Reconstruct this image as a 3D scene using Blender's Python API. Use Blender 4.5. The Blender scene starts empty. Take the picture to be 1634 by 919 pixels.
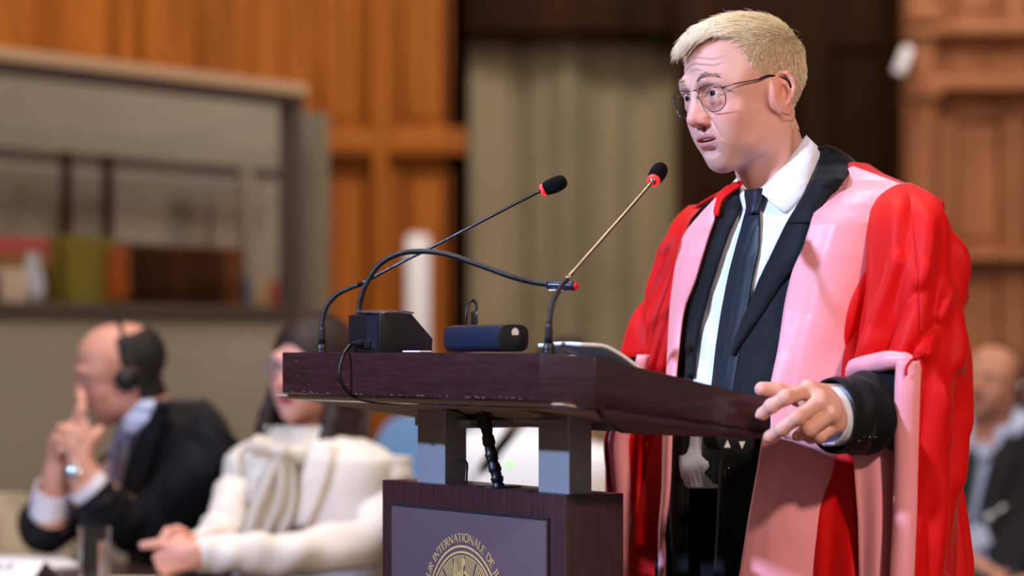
import bpy, bmesh, math, random
import numpy as np
from mathutils import Vector, Matrix
random.seed(7)
RNG = np.random.default_rng(11)
PI = math.pi
SC = bpy.context.scene
COL = SC.collection

# ------------------------------------------------------------------ camera numbers
FPX, CX, HZ, CAMZ = 4360.0, 817.0, 555.0, 1.20      # focal length in pixels, centre column, horizon row, eye height


def at(px, py, Y):
    """point seen at (px, py) of the 1634 x 919 frame, Y metres away"""
    return Vector(((px - CX) * Y / FPX, Y, CAMZ - (py - HZ) * Y / FPX))


def proj(p):
    return (CX + FPX * p[0] / p[1], HZ - FPX * (p[2] - CAMZ) / p[1])


# ------------------------------------------------------------------ object helpers
def tag(o, label=None, cat=None, group=None, kind=None):
    if label: o['label'] = label
    if cat: o['category'] = cat
    if group: o['group'] = group
    if kind: o['kind'] = kind
    return o


def empty(name, loc, label=None, cat=None, group=None, rz=0.0):
    o = bpy.data.objects.new(name, None)
    COL.objects.link(o)
    o.location = loc
    o.rotation_euler = (0, 0, rz)
    o.empty_display_size = .1
    return tag(o, label, cat, group)


def mesh_obj(name, verts, faces, mat, parent=None, smooth=True, mats=None, midx=None, world=True):
    """verts in world space; kept in place under the parent"""
    me = bpy.data.meshes.new(name)
    verts = np.asarray(verts, dtype=np.float64)
    base = Vector((0, 0, 0))
    if parent is None:
        lo, hi = verts.min(0), verts.max(0)
        base = Vector(((lo[0] + hi[0]) / 2, (lo[1] + hi[1]) / 2, lo[2]))
    inv = None
    if parent is not None:
        bpy.context.view_layer.update()
        m = PW(parent)
        inv = np.array(m.inverted())
        verts = verts @ inv[:3, :3].T + inv[:3, 3]
    else:
        verts = verts - np.array(base)
    me.from_pydata(verts.tolist(), [], [list(map(int, f)) for f in faces] if not isinstance(faces, np.ndarray) else faces.tolist())
    o = bpy.data.objects.new(name, me)
    COL.objects.link(o)
    if parent is not None:
        o.parent = parent
    else:
        o.location = base
    for m_ in (mats or [mat]):
        me.materials.append(m_)
    if midx is not None:
        me.polygons.foreach_set('material_index', np.asarray(midx, dtype=np.int32))
    if smooth:
        me.polygons.foreach_set('use_smooth', [True] * len(me.polygons))
    me.update()
    return o


def PW(o):
    """world matrix without waiting for the depsgraph"""
    m = Matrix.LocRotScale(o.location, o.rotation_euler, o.scale)
    return PW(o.parent) @ m if o.parent else m


class MB:
    """collects shapes for ONE mesh"""
    def __init__(s):
        s.v, s.f = [], []

    def add(s, vs, fs):
        b = len(s.v)
        s.v += [tuple(v) for v in vs]
        s.f += [tuple(b + i for i in f) for f in fs]
        return s

    def box(s, c, size, R=None, bev=0.0):
        bm = bmesh.new()
        bmesh.ops.create_cube(bm, size=1)
        bmesh.ops.scale(bm, vec=Vector(size), verts=bm.verts)
        if bev:
            bmesh.ops.bevel(bm, geom=bm.edges[:], offset=bev, segments=2, affect='EDGES', profile=.6)
        return s.bm(bm, Matrix.Translation(Vector(c)) @ (R.to_4x4() if R else Matrix()))

    def bm(s, bm, M):
        bm.verts.ensure_lookup_table()
        vs = [M @ v.co for v in bm.verts]
        fs = [[v.index for v in f.verts] for f in bm.faces]
        bm.verts.index_update()
        fs = [[v.index for v in f.verts] for f in bm.faces]
        bm.free()
        return s.add(vs, fs)

    def prism(s, pts, ext, bev=0.0):
        """pts: world polygon, ext: extrusion vector"""
        bm = bmesh.new()
        a = [bm.verts.new(p) for p in pts]
        f = bm.faces.new(a)
        r = bmesh.ops.extrude_face_region(bm, geom=[f])
        for v in [g for g in r['geom'] if isinstance(g, bmesh.types.BMVert)]:
            v.co += Vector(ext)
        bmesh.ops.recalc_face_normals(bm, faces=bm.faces)
        if bev:
            bmesh.ops.bevel(bm, geom=bm.edges[:], offset=bev, segments=2, affect='EDGES', profile=.6)
        return s.bm(bm, Matrix())

    def tube(s, pts, rad, n=12, caps=True, flat=None):
        """swept tube; rad one number or one per point"""
        pts = [Vector(p) for p in pts]
        m = len(pts)
        rad = [rad] * m if not hasattr(rad, '__len__') else list(rad)
        b = len(s.v)
        up = None
        for i, p in enumerate(pts):
            t = (pts[min(i + 1, m - 1)] - pts[max(i - 1, 0)]).normalized()
            if up is None:
                up = Vector((0, 0, 1)) if abs(t.z) < .9 else Vector((1, 0, 0))
            up = (up - t * up.dot(t)).normalized()
            sd = t.cross(up)
            for k in range(n):
                a = 2 * PI * k / n
                s.v.append(tuple(p + (sd * math.cos(a) + up * math.sin(a)) * rad[i]))
        for i in range(m - 1):
            for k in range(n):
                s.f.append((b + i * n + k, b + i * n + (k + 1) % n, b + (i + 1) * n + (k + 1) % n, b + (i + 1) * n + k))
        if caps:
            s.f.append(tuple(b + k for k in reversed(range(n))))
            s.f.append(tuple(b + (m - 1) * n + k for k in range(n)))
        return s

    def lathe(s, prof, c, axis=(0, 0, 1), n=32):
        """prof: (radius, distance along the axis) pairs"""
        ax = Vector(axis).normalized()
        u = ax.orthogonal().normalized()
        w = ax.cross(u)
        b = len(s.v)
        c = Vector(c)
        for r, h in prof:
            for k in range(n):
                a = 2 * PI * k / n
                s.v.append(tuple(c + ax * h + (u * math.cos(a) + w * math.sin(a)) * max(r, 1e-5)))
        for i in range(len(prof) - 1):
            for k in range(n):
                s.f.append((b + i * n + k, b + i * n + (k + 1) % n, b + (i + 1) * n + (k + 1) % n, b + (i + 1) * n + k))
        s.f.append(tuple(b + k for k in reversed(range(n))))
        s.f.append(tuple(b + (len(prof) - 1) * n + k for k in range(n)))
        return s

    def build(s, name, mat, parent=None, smooth=False, auto=None):
        o = mesh_obj(name, s.v, s.f, mat, parent, smooth)
        if auto:
            shade_auto(o, auto)
        return o


def shade_auto(o, deg=35):
    me = o.data
    me.polygons.foreach_set('use_smooth', [True] * len(me.polygons))
    bm = bmesh.new()
    bm.from_mesh(me)
    for e in bm.edges:
        if len(e.link_faces) == 2 and e.calc_face_angle(0) > math.radians(deg):
            e.smooth = False
    bm.to_mesh(me)
    bm.free()


def crom(P, n):
    """Catmull-Rom through the rows of P (k, ...), resampled to n rows"""
    P = np.asarray(P, dtype=float)
    k = len(P)
    if k == 2:
        t = np.linspace(0, 1, n).reshape((-1,) + (1,) * (P.ndim - 1))
        return P[0] * (1 - t) + P[1] * t
    Q = np.concatenate([[2 * P[0] - P[1]], P, [2 * P[-1] - P[-2]]])
    u = np.linspace(0, k - 1, n)
    i = np.minimum(u.astype(int), k - 2)
    t = (u - i).reshape((-1,) + (1,) * (P.ndim - 1))
    a, b, c, d = Q[i], Q[i + 1], Q[i + 2], Q[i + 3]
    return .5 * (2 * b + (c - a) * t + (2 * a - 5 * b + 4 * c - d) * t * t + (3 * b - a - 3 * c + d) * t ** 3)


def grid_faces(nr, nc, wrap=False):
    f = []
    for i in range(nr - 1):
        for j in range(nc if wrap else nc - 1):
            j2 = (j + 1) % nc
            f.append((i * nc + j, i * nc + j2, (i + 1) * nc + j2, (i + 1) * nc + j))
    return f


def grid_normals(G):
    du = np.gradient(G, axis=0)
    dv = np.gradient(G, axis=1)
    n = np.cross(dv, du)
    return n / (np.linalg.norm(n, axis=2, keepdims=True) + 1e-12)


def cloth(name, G, thick, mat, parent, mask=None, flip=False, soft=True):
    """a grid of points (rows, cols, 3) made into a cloth of real thickness with closed edges"""
    G = np.asarray(G, float)
    nr, nc = G.shape[:2]
    N = grid_normals(G) * (-1 if flip else 1)
    V = np.concatenate([G.reshape(-1, 3), (G - N * thick).reshape(-1, 3)])
    F = []
    off = nr * nc
    keep = np.ones((nr - 1, nc - 1), bool) if mask is None else mask
    edge = {}
    for i in range(nr - 1):
        for j in range(nc - 1):
            if not keep[i, j]:
                continue
            q = (i * nc + j, i * nc + j + 1, (i + 1) * nc + j + 1, (i + 1) * nc + j)
            F.append(q)
            F.append(tuple(off + a for a in reversed(q)))
            for a, b in zip(q, q[1:] + q[:1]):
                if (b, a) in edge:
                    del edge[(b, a)]
                else:
                    edge[(a, b)] = 1
    for a, b in edge:
        F.append((b, a, off + a, off + b))
    return mesh_obj(name, V, F, mat, parent, True)


# ------------------------------------------------------------------ signed-distance modelling
class SDF:
    def __init__(s, lo, hi, h, far=.03):
        s.lo = np.array(lo, np.float32)
        s.h = h
        s.n = np.ceil((np.array(hi) - np.array(lo)) / h).astype(int) + 1
        s.far = far
        s.d = np.full(s.n, far, np.float32)
        s.ax = [s.lo[i] + h * np.arange(s.n[i], dtype=np.float32) for i in range(3)]

    def sub(s, lo, hi, m):
        sl = []
        for i in range(3):
            a = int(max(0, math.floor((lo[i] - m - s.lo[i]) / s.h)))
            b = int(min(s.n[i], math.ceil((hi[i] + m - s.lo[i]) / s.h) + 1))
            if b <= a:
                return None, None
            sl.append(slice(a, b))
        X = s.ax[0][sl[0]][:, None, None]
        Y = s.ax[1][sl[1]][None, :, None]
        Z = s.ax[2][sl[2]][None, None, :]
        return tuple(sl), (X, Y, Z)

    def mix(s, sl, e, k, op):
        d = s.d[sl]
        if op == 'u':
            h = np.maximum(k - np.abs(d - e), 0) / k
            s.d[sl] = np.minimum(d, e) - h * h * k * .25
        else:
            e = -e
            h = np.maximum(k - np.abs(d - e), 0) / k
            s.d[sl] = np.maximum(d, e) + h * h * k * .25

    def ell(s, c, r, k=.01, op='u', R=None):
        r = np.array(r if hasattr(r, '__len__') else (r, r, r), np.float32)
        m = k + .012
        rm = r.max() if R is not None else r
        sl, g = s.sub(np.array(c) - rm, np.array(c) + rm, m)
        if sl is None: return s
        p = [g[i] - c[i] for i in range(3)]
        if R is not None:
            R = np.array(R)
            p = [p[0] * R[0][i] + p[1] * R[1][i] + p[2] * R[2][i] for i in range(3)]
        k0 = np.sqrt((p[0] / r[0]) ** 2 + (p[1] / r[1]) ** 2 + (p[2] / r[2]) ** 2)
        k1 = np.sqrt((p[0] / r[0] ** 2) ** 2 + (p[1] / r[1] ** 2) ** 2 + (p[2] / r[2] ** 2) ** 2) + 1e-9
        s.mix(sl, k0 * (k0 - 1) / k1, k, op)
        return s

    def cap(s, a, b, ra, rb=None, k=.006, op='u'):
        rb = ra if rb is None else rb
        a, b = np.array(a, float), np.array(b, float)
        R = max(ra, rb)
        sl, g = s.sub(np.minimum(a, b) - R, np.maximum(a, b) + R, k + .01)
        if sl is None: return s
        ba = b - a
        p = [g[i] - a[i] for i in range(3)]
        t = (p[0] * ba[0] + p[1] * ba[1] + p[2] * ba[2]) / max((ba ** 2).sum(), 1e-9)
        t = np.clip(t, 0, 1)
        e = np.sqrt((p[0] - t * ba[0]) ** 2 + (p[1] - t * ba[1]) ** 2 + (p[2] - t * ba[2]) ** 2) - (ra + (rb - ra) * t)
        s.mix(sl, e, k, op)
        return s

    def chain(s, pts, rs, k=.006, op='u'):
        rs = rs if hasattr(rs, '__len__') else [rs] * len(pts)
        for i in range(len(pts) - 1):
            s.cap(pts[i], pts[i + 1], rs[i], rs[i + 1], k, op)
        return s

    def sample(s, P):
        P = np.asarray(P, float)
        q = (P - s.lo) / s.h
        q = np.clip(q, 0, s.n - 1.001)
        i = q.astype(int)
        f = q - i
        out = 0
        for dx in (0, 1):
            for dy in (0, 1):
                for dz in (0, 1):
                    w = (f[:, 0] if dx else 1 - f[:, 0]) * (f[:, 1] if dy else 1 - f[:, 1]) * (f[:, 2] if dz else 1 - f[:, 2])
                    out = out + w * s.d[i[:, 0] + dx, i[:, 1] + dy, i[:, 2] + dz]
        return out

    def grad(s, P, e=.002):
        g = np.stack([s.sample(P + np.eye(3)[i] * e) - s.sample(P - np.eye(3)[i] * e) for i in range(3)], 1)
        return g / (np.linalg.norm(g, axis=1, keepdims=True) + 1e-9)

    def mesh(s):
        """surface nets"""
        d = s.d
        neg = d < 0
        nx, ny, nz = d.shape
        c = [neg[i:nx - 1 + i, j:ny - 1 + j, k:nz - 1 + k] for i in (0, 1) for j in (0, 1) for k in (0, 1)]
        cnt = sum(a.astype(np.int8) for a in c)
        act = (cnt > 0) & (cnt < 8)
        idx = np.full(act.shape, -1, np.int64)
        cells = np.argwhere(act)
        idx[act] = np.arange(len(cells))
        acc = np.zeros((len(cells), 3))
        num = np.zeros(len(cells))
        cor = [(i, j, k) for i in (0, 1) for j in (0, 1) for k in (0, 1)]
        ci, cj, ck = cells.T
        vals = {q: d[ci + q[0], cj + q[1], ck + q[2]].astype(float) for q in cor}
        for a in cor:
            for ax in range(3):
                if a[ax]: continue
                b = list(a); b[ax] = 1; b = tuple(b)
                va, vb = vals[a], vals[b]
                cr = (va < 0) != (vb < 0)
                t = np.where(cr, va / np.where(va - vb == 0, 1, va - vb), 0)
                p = np.tile(np.array(a, float), (len(cells), 1))
                p[:, ax] = t
                acc += p * cr[:, None]
                num += cr
        V = s.lo + s.h * (cells + acc / num[:, None])
        F = []
        for ax in range(3):
            o1, o2 = [(1, 2), (2, 0), (0, 1)][ax]
            sl0 = [slice(None)] * 3; sl0[ax] = slice(0, d.shape[ax] - 1)
            sl1 = [slice(None)] * 3; sl1[ax] = slice(1, d.shape[ax])
            A, B = neg[tuple(sl0)], neg[tuple(sl1)]
            for way, M in ((0, A & ~B), (1, ~A & B)):
                e = np.argwhere(M)
                ok = (e[:, o1] > 0) & (e[:, o2] > 0) & (e[:, o1] < act.shape[o1]) & (e[:, o2] < act.shape[o2])
                e = e[ok]
                def g(da, db):
                    q = e.copy(); q[:, o1] -= da; q[:, o2] -= db
                    return idx[q[:, 0], q[:, 1], q[:, 2]]
                quad = np.stack([g(1, 1), g(0, 1), g(0, 0), g(1, 0)], 1)
                if way: quad = quad[:, ::-1]
                F.append(quad)
        F = np.concatenate(F)
        F = F[(F >= 0).all(1)]
        return V, F


def drop_crumbs(V, F, C=None, least=400):
    """keep only the connected pieces of some size"""
    lab = np.arange(len(V))
    while True:
        m_ = lab[F].min(1)
        new = lab.copy()
        for i in range(F.shape[1]): np.minimum.at(new, F[:, i], m_)
        new = new[new]
        if (new == lab).all(): break
        lab = new
    u_, n_ = np.unique(lab, return_counts=True)
    keep = np.isin(lab, u_[n_ > least])
    ren = np.cumsum(keep) - 1
    F = ren[F[keep[F].all(1)]]
    return V[keep], F, (C[keep] if C is not None else None)


def stitch(V, F, n0, near):
    """join the piece of vertices >= n0 to the earlier piece by a short neck of four faces close to the point near"""
    cen = V[F].mean(1)
    dist = ((cen - np.array(near)) ** 2).sum(1)
    A = (F < n0).all(1); B = (F >= n0).all(1)
    ia = np.where(A)[0][np.argmin(dist[A])]; ib = np.where(B)[0][np.argmin(((cen[B] - cen[ia]) ** 2).sum(1))]
    a, b = F[ia], F[ib][::-1]
    best = min(range(4), key=lambda k: ((V[a] - V[np.roll(b, k)]) ** 2).sum())
    b = np.roll(b, best)
    new = [[a[i], a[(i + 1) % 4], b[(i + 1) % 4], b[i]] for i in range(4)]
    keep = np.ones(len(F), bool); keep[[ia, ib]] = False
    return np.concatenate([F[keep], np.array(new)])


def vnormals(V, F):
    n = np.zeros_like(V)
    a, b, c, d = (V[F[:, i]] for i in range(4))
    fn = np.cross(c - a, d - b)
    for i in range(4):
        np.add.at(n, F[:, i], fn)
    return n / (np.linalg.norm(n, axis=1, keepdims=True) + 1e-12)


def relax(V, F, n=1, lam=.5):
    for _ in range(n):
        acc = np.zeros_like(V); cnt = np.zeros(len(V))
        for i in range(4):
            for j in (1, 3):
                np.add.at(acc, F[:, i], V[F[:, (i + j) % 4]])
                np.add.at(cnt, F[:, i], 1)
        V = V * (1 - lam) + lam * acc / np.maximum(cnt, 1)[:, None]
    return V


def vcol(o, cols, name='Col'):
    ca = o.data.color_attributes.new(name, 'FLOAT_COLOR', 'POINT')
    c = np.ones((len(cols), 4), np.float32)
    c[:, :3] = cols
    ca.data.foreach_set('color', c.ravel())


def xf(V, M):
    M = np.array(M)
    return V @ M[:3, :3].T + M[:3, 3]


# ------------------------------------------------------------------ materials
def lin(c):
    return tuple(((x / 255) / 12.92 if x / 255 <= .04045 else (((x / 255) + .055) / 1.055) ** 2.4) for x in c)


def mat(name, col=(200, 200, 200), rough=.6, metal=0, spec=.5, bump=None, var=None, sss=0, sheen=0, emit=None,
        weave=None, coat=0, vc=False, trans=0, ior=1.45, sssr=(.9, .35, .2)):
    m = bpy.data.materials.new(name)
    m.use_nodes = True
    nt = m.node_tree
    b = nt.nodes['Principled BSDF']
    c = lin(col)
    b.inputs['Base Color'].default_value = (*c, 1)
    b.inputs['Roughness'].default_value = rough
    b.inputs['Metallic'].default_value = metal
    b.inputs['Specular IOR Level'].default_value = spec
    b.inputs['IOR'].default_value = ior
    if trans: b.inputs['Transmission Weight'].default_value = trans
    if coat: b.inputs['Coat Weight'].default_value = coat
    if sheen:
        b.inputs['Sheen Weight'].default_value = sheen
        b.inputs['Sheen Roughness'].default_value = .4
    if sss:
        b.inputs['Subsurface Weight'].default_value = sss
        b.inputs['Subsurface Radius'].default_value = sssr
        b.inputs['Subsurface Scale'].default_value = .006
    if emit:
        b.inputs['Emission Color'].default_value = (*lin(emit[0]), 1)
        b.inputs['Emission Strength'].default_value = emit[1]
    tc = nt.nodes.new('ShaderNodeTexCoord')
    src = None
    if vc:
        at_ = nt.nodes.new('ShaderNodeVertexColor'); at_.layer_name = 'Col'
        src = at_.outputs['Color']
    if var:
        # var = (scale, amount, stretch)
        mp = nt.nodes.new('ShaderNodeMapping')
        mp.inputs['Scale'].default_value = var[2] if len(var) > 2 else (1, 1, 1)
        nz = nt.nodes.new('ShaderNodeTexNoise')
        nz.inputs['Scale'].default_value = var[0]
        nz.inputs['Detail'].default_value = 5
        nt.links.new(tc.outputs['Object'], mp.inputs['Vector'])
        nt.links.new(mp.outputs['Vector'], nz.inputs['Vector'])
        mr = nt.nodes.new('ShaderNodeMapRange')
        mr.inputs[1].default_value = .3; mr.inputs[2].default_value = .7
        mr.inputs[3].default_value = 1 - var[1]; mr.inputs[4].default_value = 1 + var[1]
        nt.links.new(nz.outputs['Fac'], mr.inputs[0])
        mx = nt.nodes.new('ShaderNodeVectorMath'); mx.operation = 'MULTIPLY'
        if src is not None: nt.links.new(src, mx.inputs[0])
        else: mx.inputs[0].default_value = c
        cb = nt.nodes.new('ShaderNodeCombineXYZ')
        for i in range(3): nt.links.new(mr.outputs[0], cb.inputs[i])
        nt.links.new(cb.outputs[0], mx.inputs[1])
        src = mx.outputs[0]
    if src is not None: nt.links.new(src, b.inputs['Base Color'])
    if bump:
        # bump = (scale, strength, distance)
        nz = nt.nodes.new('ShaderNodeTexNoise')
        nz.inputs['Scale'].default_value = bump[0]
        nz.inputs['Detail'].default_value = 4
        nt.links.new(tc.outputs['Object'], nz.inputs['Vector'])
        bp = nt.nodes.new('ShaderNodeBump')
        bp.inputs['Strength'].default_value = bump[1]
        bp.inputs['Distance'].default_value = bump[2]
        nt.links.new(nz.outputs['Fac'], bp.inputs['Height'])
        nt.links.new(bp.outputs[0], b.inputs['Normal'])
    m.diffuse_color = (*c, 1)
    return m


def wood(name, c1, c2, scale=6, stretch=(1, 1, .08), rough=.4, coat=.2, spec=.5):
    m = mat(name, c1, rough, coat=coat, spec=spec)
    nt = m.node_tree
    b = nt.nodes['Principled BSDF']
    tc = nt.nodes.new('ShaderNodeTexCoord')
    mp = nt.nodes.new('ShaderNodeMapping'); mp.inputs['Scale'].default_value = stretch
    nz = nt.nodes.new('ShaderNodeTexNoise'); nz.inputs['Scale'].default_value = scale; nz.inputs['Detail'].default_value = 8
    nz.inputs['Roughness'].default_value = .62
    cr = nt.nodes.new('ShaderNodeValToRGB')
    cr.color_ramp.elements[0].position = .3; cr.color_ramp.elements[0].color = (*lin(c2), 1)
    cr.color_ramp.elements[1].position = .7; cr.color_ramp.elements[1].color = (*lin(c1), 1)
    nt.links.new(tc.outputs['Object'], mp.inputs['Vector'])
    nt.links.new(mp.outputs[0], nz.inputs['Vector'])
    nt.links.new(nz.outputs['Fac'], cr.inputs[0])
    nt.links.new(cr.outputs[0], b.inputs['Base Color'])
    bp = nt.nodes.new('ShaderNodeBump'); bp.inputs['Strength'].default_value = .15; bp.inputs['Distance'].default_value = .001
    nt.links.new(nz.outputs['Fac'], bp.inputs['Height'])
    nt.links.new(bp.outputs[0], b.inputs['Normal'])
    return m
# ------------------------------------------------------------------ a human head (local: x = its right, y = forward, z = up, origin between the eyes' level and the ears)
def head_sdf(h=.0015, mouth=.0, brow=0, jaw=1.0, chin=1.0, nose=1.0, fem=0, neck=True, ears=True, neck_to=(0, -.05, -.2), neck_r=.058):
    s = SDF((-.105, -.125, -.2), (.105, .14, .135), h)
    s.ell((0, -.016, .030), (.0745, .0895, .079), .02)
    s.ell((0, .022, .040), (.0655, .062, .062), .03)
    s.ell((0, .028, -.030), (.0560, .050, .073), .03)
    s.ell((0, .024, -.070), (.0440 * jaw, .046, .036), .03)
    for sx in (-1, 1):
        s.ell((sx * .0400 * jaw, .008, -.064), (.014, .024, .026), .03)        # jaw angle
        s.ell((sx * .042, .052, -.030), (.020, .023, .020), .02)          # cheekbone
        s.ell((sx * .026, .058, -.052), (.018, .018, .022), .025)         # cheek
        s.ell((sx * .045, .045, .012), (.020, .026, .024), .02)           # temple edge
        s.chain([(sx * .010, .0865, .0145), (sx * .026, .0835, .0205), (sx * .042, .071, .0170), (sx * .051, .056, .008)],
                [.0085, .0085, .0075, .007], .014)                        # brow ridge
    s.ell((0, .058, -.0995), (.0215 * chin, .0175, .0160), .022)            # chin
    s.ell((0, .0515, -.068), (.028, .0265, .026), .022)                     # muzzle
    # eye sockets
    for sx in (-1, 1):
        s.ell((sx * .0300, .0990, -.0015), (.0165, .0150, .0105), .014, 's')
        s.ell((sx * .0125, .0960, -.001), (.0060, .0100, .010), .010, 's')
    # nose
    nz = nose
    s.chain([(0, .0840, .012), (0, .0890 * 1, -.004), (0, .0955 * nz, -.020), (0, .1000 * nz, -.032)], [.0065, .0062, .0070, .0085], .012)
    s.ell((0, .1015 * nz, -.0345), (.0095, .0095, .0085), .008)
    for sx in (-1, 1):
        s.ell((sx * .0118, .0890, -.0375), (.0070, .0100, .0075), .006)
        s.ell((sx * .0085, .082, -.022), (.009, .012, .016), .012)
    s.ell((0, .0920, -.0425), (.0035, .0100, .0040), .005)                # columella
    for sx in (-1, 1):
        s.ell((sx * .0070, .0935, -.0455), (.0034, .0060, .0036), .003, 's')
    # lips
    op = mouth
    zu, zl = -.0600 + op * .25, -.0695 - op * .75
    for sx in (-1, 1):
        s.chain([(0, .0800, zu + .0002), (sx * .0070, .0800, zu + .0012), (sx * .0165, .0725, zu - .0022), (sx * .0270, .0600, -.0652)],
                [.0034, .0037, .0030, .0018], .0055)
        s.chain([(0, .0785, zl), (sx * .0090, .0765, zl + .0002), (sx * .0170, .0705, zl + .0022), (sx * .0270, .0600, -.0657)],
                [.0044, .0043, .0031, .0018], .0055)
    s.ell((0, .0785, zu + .0085), (.0028, .0040, .0070), .006, 's')        # philtrum
    s.ell((0, .0775, zl - .0105), (.0150, .0055, .0042), .010, 's')        # crease above the chin
    zc = (zu + zl) / 2
    s.ell((0, .082, zc - .0002), (.0235, .030, .0014 + op * .40), .0020, 's')
    # eyelids round the eyeballs
    for sx in (-1, 1):
        ex = sx * .0310
        s.ell((ex, .0715, .0000), (.0148, .0136, .0132), .006)
        s.ell((ex, .0768, -.0125), (.0130, .006, .0045), .010)             # lower-lid bag
        s.ell((ex + sx * .0006, .0890, .0002), (.0132, .0125, .0036), .0022, 's')
    # ears
    if ears:
        for sx in (-1, 1):
            def E(y, z, dx=0): return (sx * (.0730 + (-y) * .45 + dx), y * .86 - .004, z * .92 - .009)
            s.ell(E(-.010, .000, -.0010), (.0034, .0170, .0270), .004)
            rim = [(.001, .004), (.005, .012), (.002, .023), (-.007, .0295), (-.018, .0275), (-.0255, .016), (-.0265, .002), (-.021, -.011), (-.013, -.021)]
            s.chain([E(y, z, .0020) for y, z in rim], [.0018, .0028, .0032, .0036, .0036, .0034, .0032, .0030, .0034], .0025)
            s.ell(E(-.0060, -.0250, .001), (.0038, .0064, .0078), .005)    # lobe
            s.chain([E(-.004, .017, .001), (E(-.013, .012, .002)), E(-.0175, .000, .002), E(-.0130, -.012, .002), E(-.005, -.0150, .002)], .0026, .003)
            s.ell(E(-.0065, -.003, .0045), (.0075, .0075, .0110), .003, 's')   # concha
            s.ell(E(.0030, -.006, .0010), (.0035, .0035, .0050), .003)     # tragus
            s.ell((sx * .0690, .001, -.012), (.0085, .012, .024), .012)
    if neck:
        a, b = np.array((0, -.022, -.045)), np.array(neck_to)
        s.cap(a, b, neck_r * .98, neck_r * 1.06, .018)
        s.cap((0, -.004, -.080), (0, .000 + neck_to[1] * .5, -.17), .026, .030, .024)
        for sx in (-1, 1):
            s.cap((sx * .060, -.022, -.045), (sx * .022, neck_to[1] + .055, -.19), .013, .013, .02)
    return s


def skin_colors(V, base, lips, fem=0, stubble=None, op=0, hairfun=None):
    c = np.tile(np.array(lin(base)), (len(V), 1))
    x, y, z = V.T
    def blob(cx, cy, cz, r): return np.exp(-(((np.abs(x) - cx) / r[0]) ** 2 + ((y - cy) / r[1]) ** 2 + ((z - cz) / r[2]) ** 2))
    red = .55 * blob(.040, .072, -.032, (.020, .025, .016)) + .6 * blob(0, .104, -.034, (.014, .014, .012)) + .25 * blob(.012, .09, -.04, (.01, .012, .01))
    red += .55 * blob(.085, -.005, -.010, (.014, .03, .035)) + .3 * blob(.03, .085, -.012, (.02, .02, .008)) + .25 * blob(0, .02, -.14, (.06, .06, .06))
    red = np.clip(red, 0, 1)[:, None]
    c = c * (1 - red) + c * np.array((1.08, .66, .62)) * red
    if stubble is not None:
        g = blob(0, .085, -.052, (.026, .03, .008)) + blob(.02, .06, -.095, (.035, .05, .022))
        g = np.clip(g, 0, 1)[:, None] * .45
        c = c * (1 - g) + np.array(lin(stubble)) * g
    zu, zl = -.0600 + op * .25, -.0695 - op * .75
    w = np.clip((.0270 - np.abs(x)) / .005, 0, 1)
    arch_u = zu + .0038 - np.abs(np.abs(x) - .006) * .28 - .0012 * (np.abs(x) < .003)
    arch_l = zl - .0042 + (np.abs(x) / .0270) ** 2 * .0070
    m = (y > .054) * w * np.clip((arch_u - z) / .0012 + .5, 0, 1) * np.clip((z - arch_l) / .0014 + .5, 0, 1)
    m = m[:, None]
    c = c * (1 - m) + np.array(lin(lips)) * m
    return c


def head_wrinkles(V, N, amt=1.0):
    x, y, z = V.T
    ax = np.abs(x)
    d = np.zeros(len(V))
    front = (y > .02)
    for z0, a, w in ((.0335, .0010, .0014), (.0425, .0013, .0016), (.0520, .0011, .0016), (.0605, .0006, .0015)):
        zi = z0 + .006 * np.cos(ax / .040 * 3.0) * .6 + .0006 * np.sin(ax * 300)
        fade = np.clip((.055 - ax) / .018, 0, 1) * front
        d -= a * np.exp(-((z - zi) / w) ** 2) * fade
        d += a * .6 * np.exp(-((z - zi - .0042) / (w * 1.6)) ** 2) * fade
    def groove(P, a, w):
        nonlocal d
        P = np.array(P)
        best = np.full(len(V), 9.)
        for p, q in zip(P[:-1], P[1:]):
            pq = q - p
            t = np.clip(((ax - p[0]) * pq[0] + (z - p[1]) * pq[1]) / (pq ** 2).sum(), 0, 1)
            best = np.minimum(best, np.hypot(ax - p[0] - t * pq[0], z - p[1] - t * pq[1]))
        d -= a * np.exp(-(best / w) ** 2) * (y > .03)
    groove([(.0185, -.036), (.0260, -.047), (.0315, -.058), (.0335, -.068)], .0016, .0026)    # nasolabial
    groove([(.0155, -.004), (.0210, -.0130), (.0300, -.0170), (.0390, -.0135)], .0008, .0016)    # under the eye
    groove([(.0180, .0072), (.0250, .0100), (.0340, .0096), (.0420, .0050), (.0470, -.001)], .0012, .0013)    # lid crease
    groove([(.0500, .002), (.0580, .008)], .0006, .0012)
    groove([(.0500, -.002), (.0590, -.003)], .0006, .0012)
    groove([(.0040, .012), (.0050, .022)], .0009, .0016)                                          # frown
    groove([(.0310, -.074), (.0310, -.084)], .0008, .0022)
    return V + N * d[:, None] * amt


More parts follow.
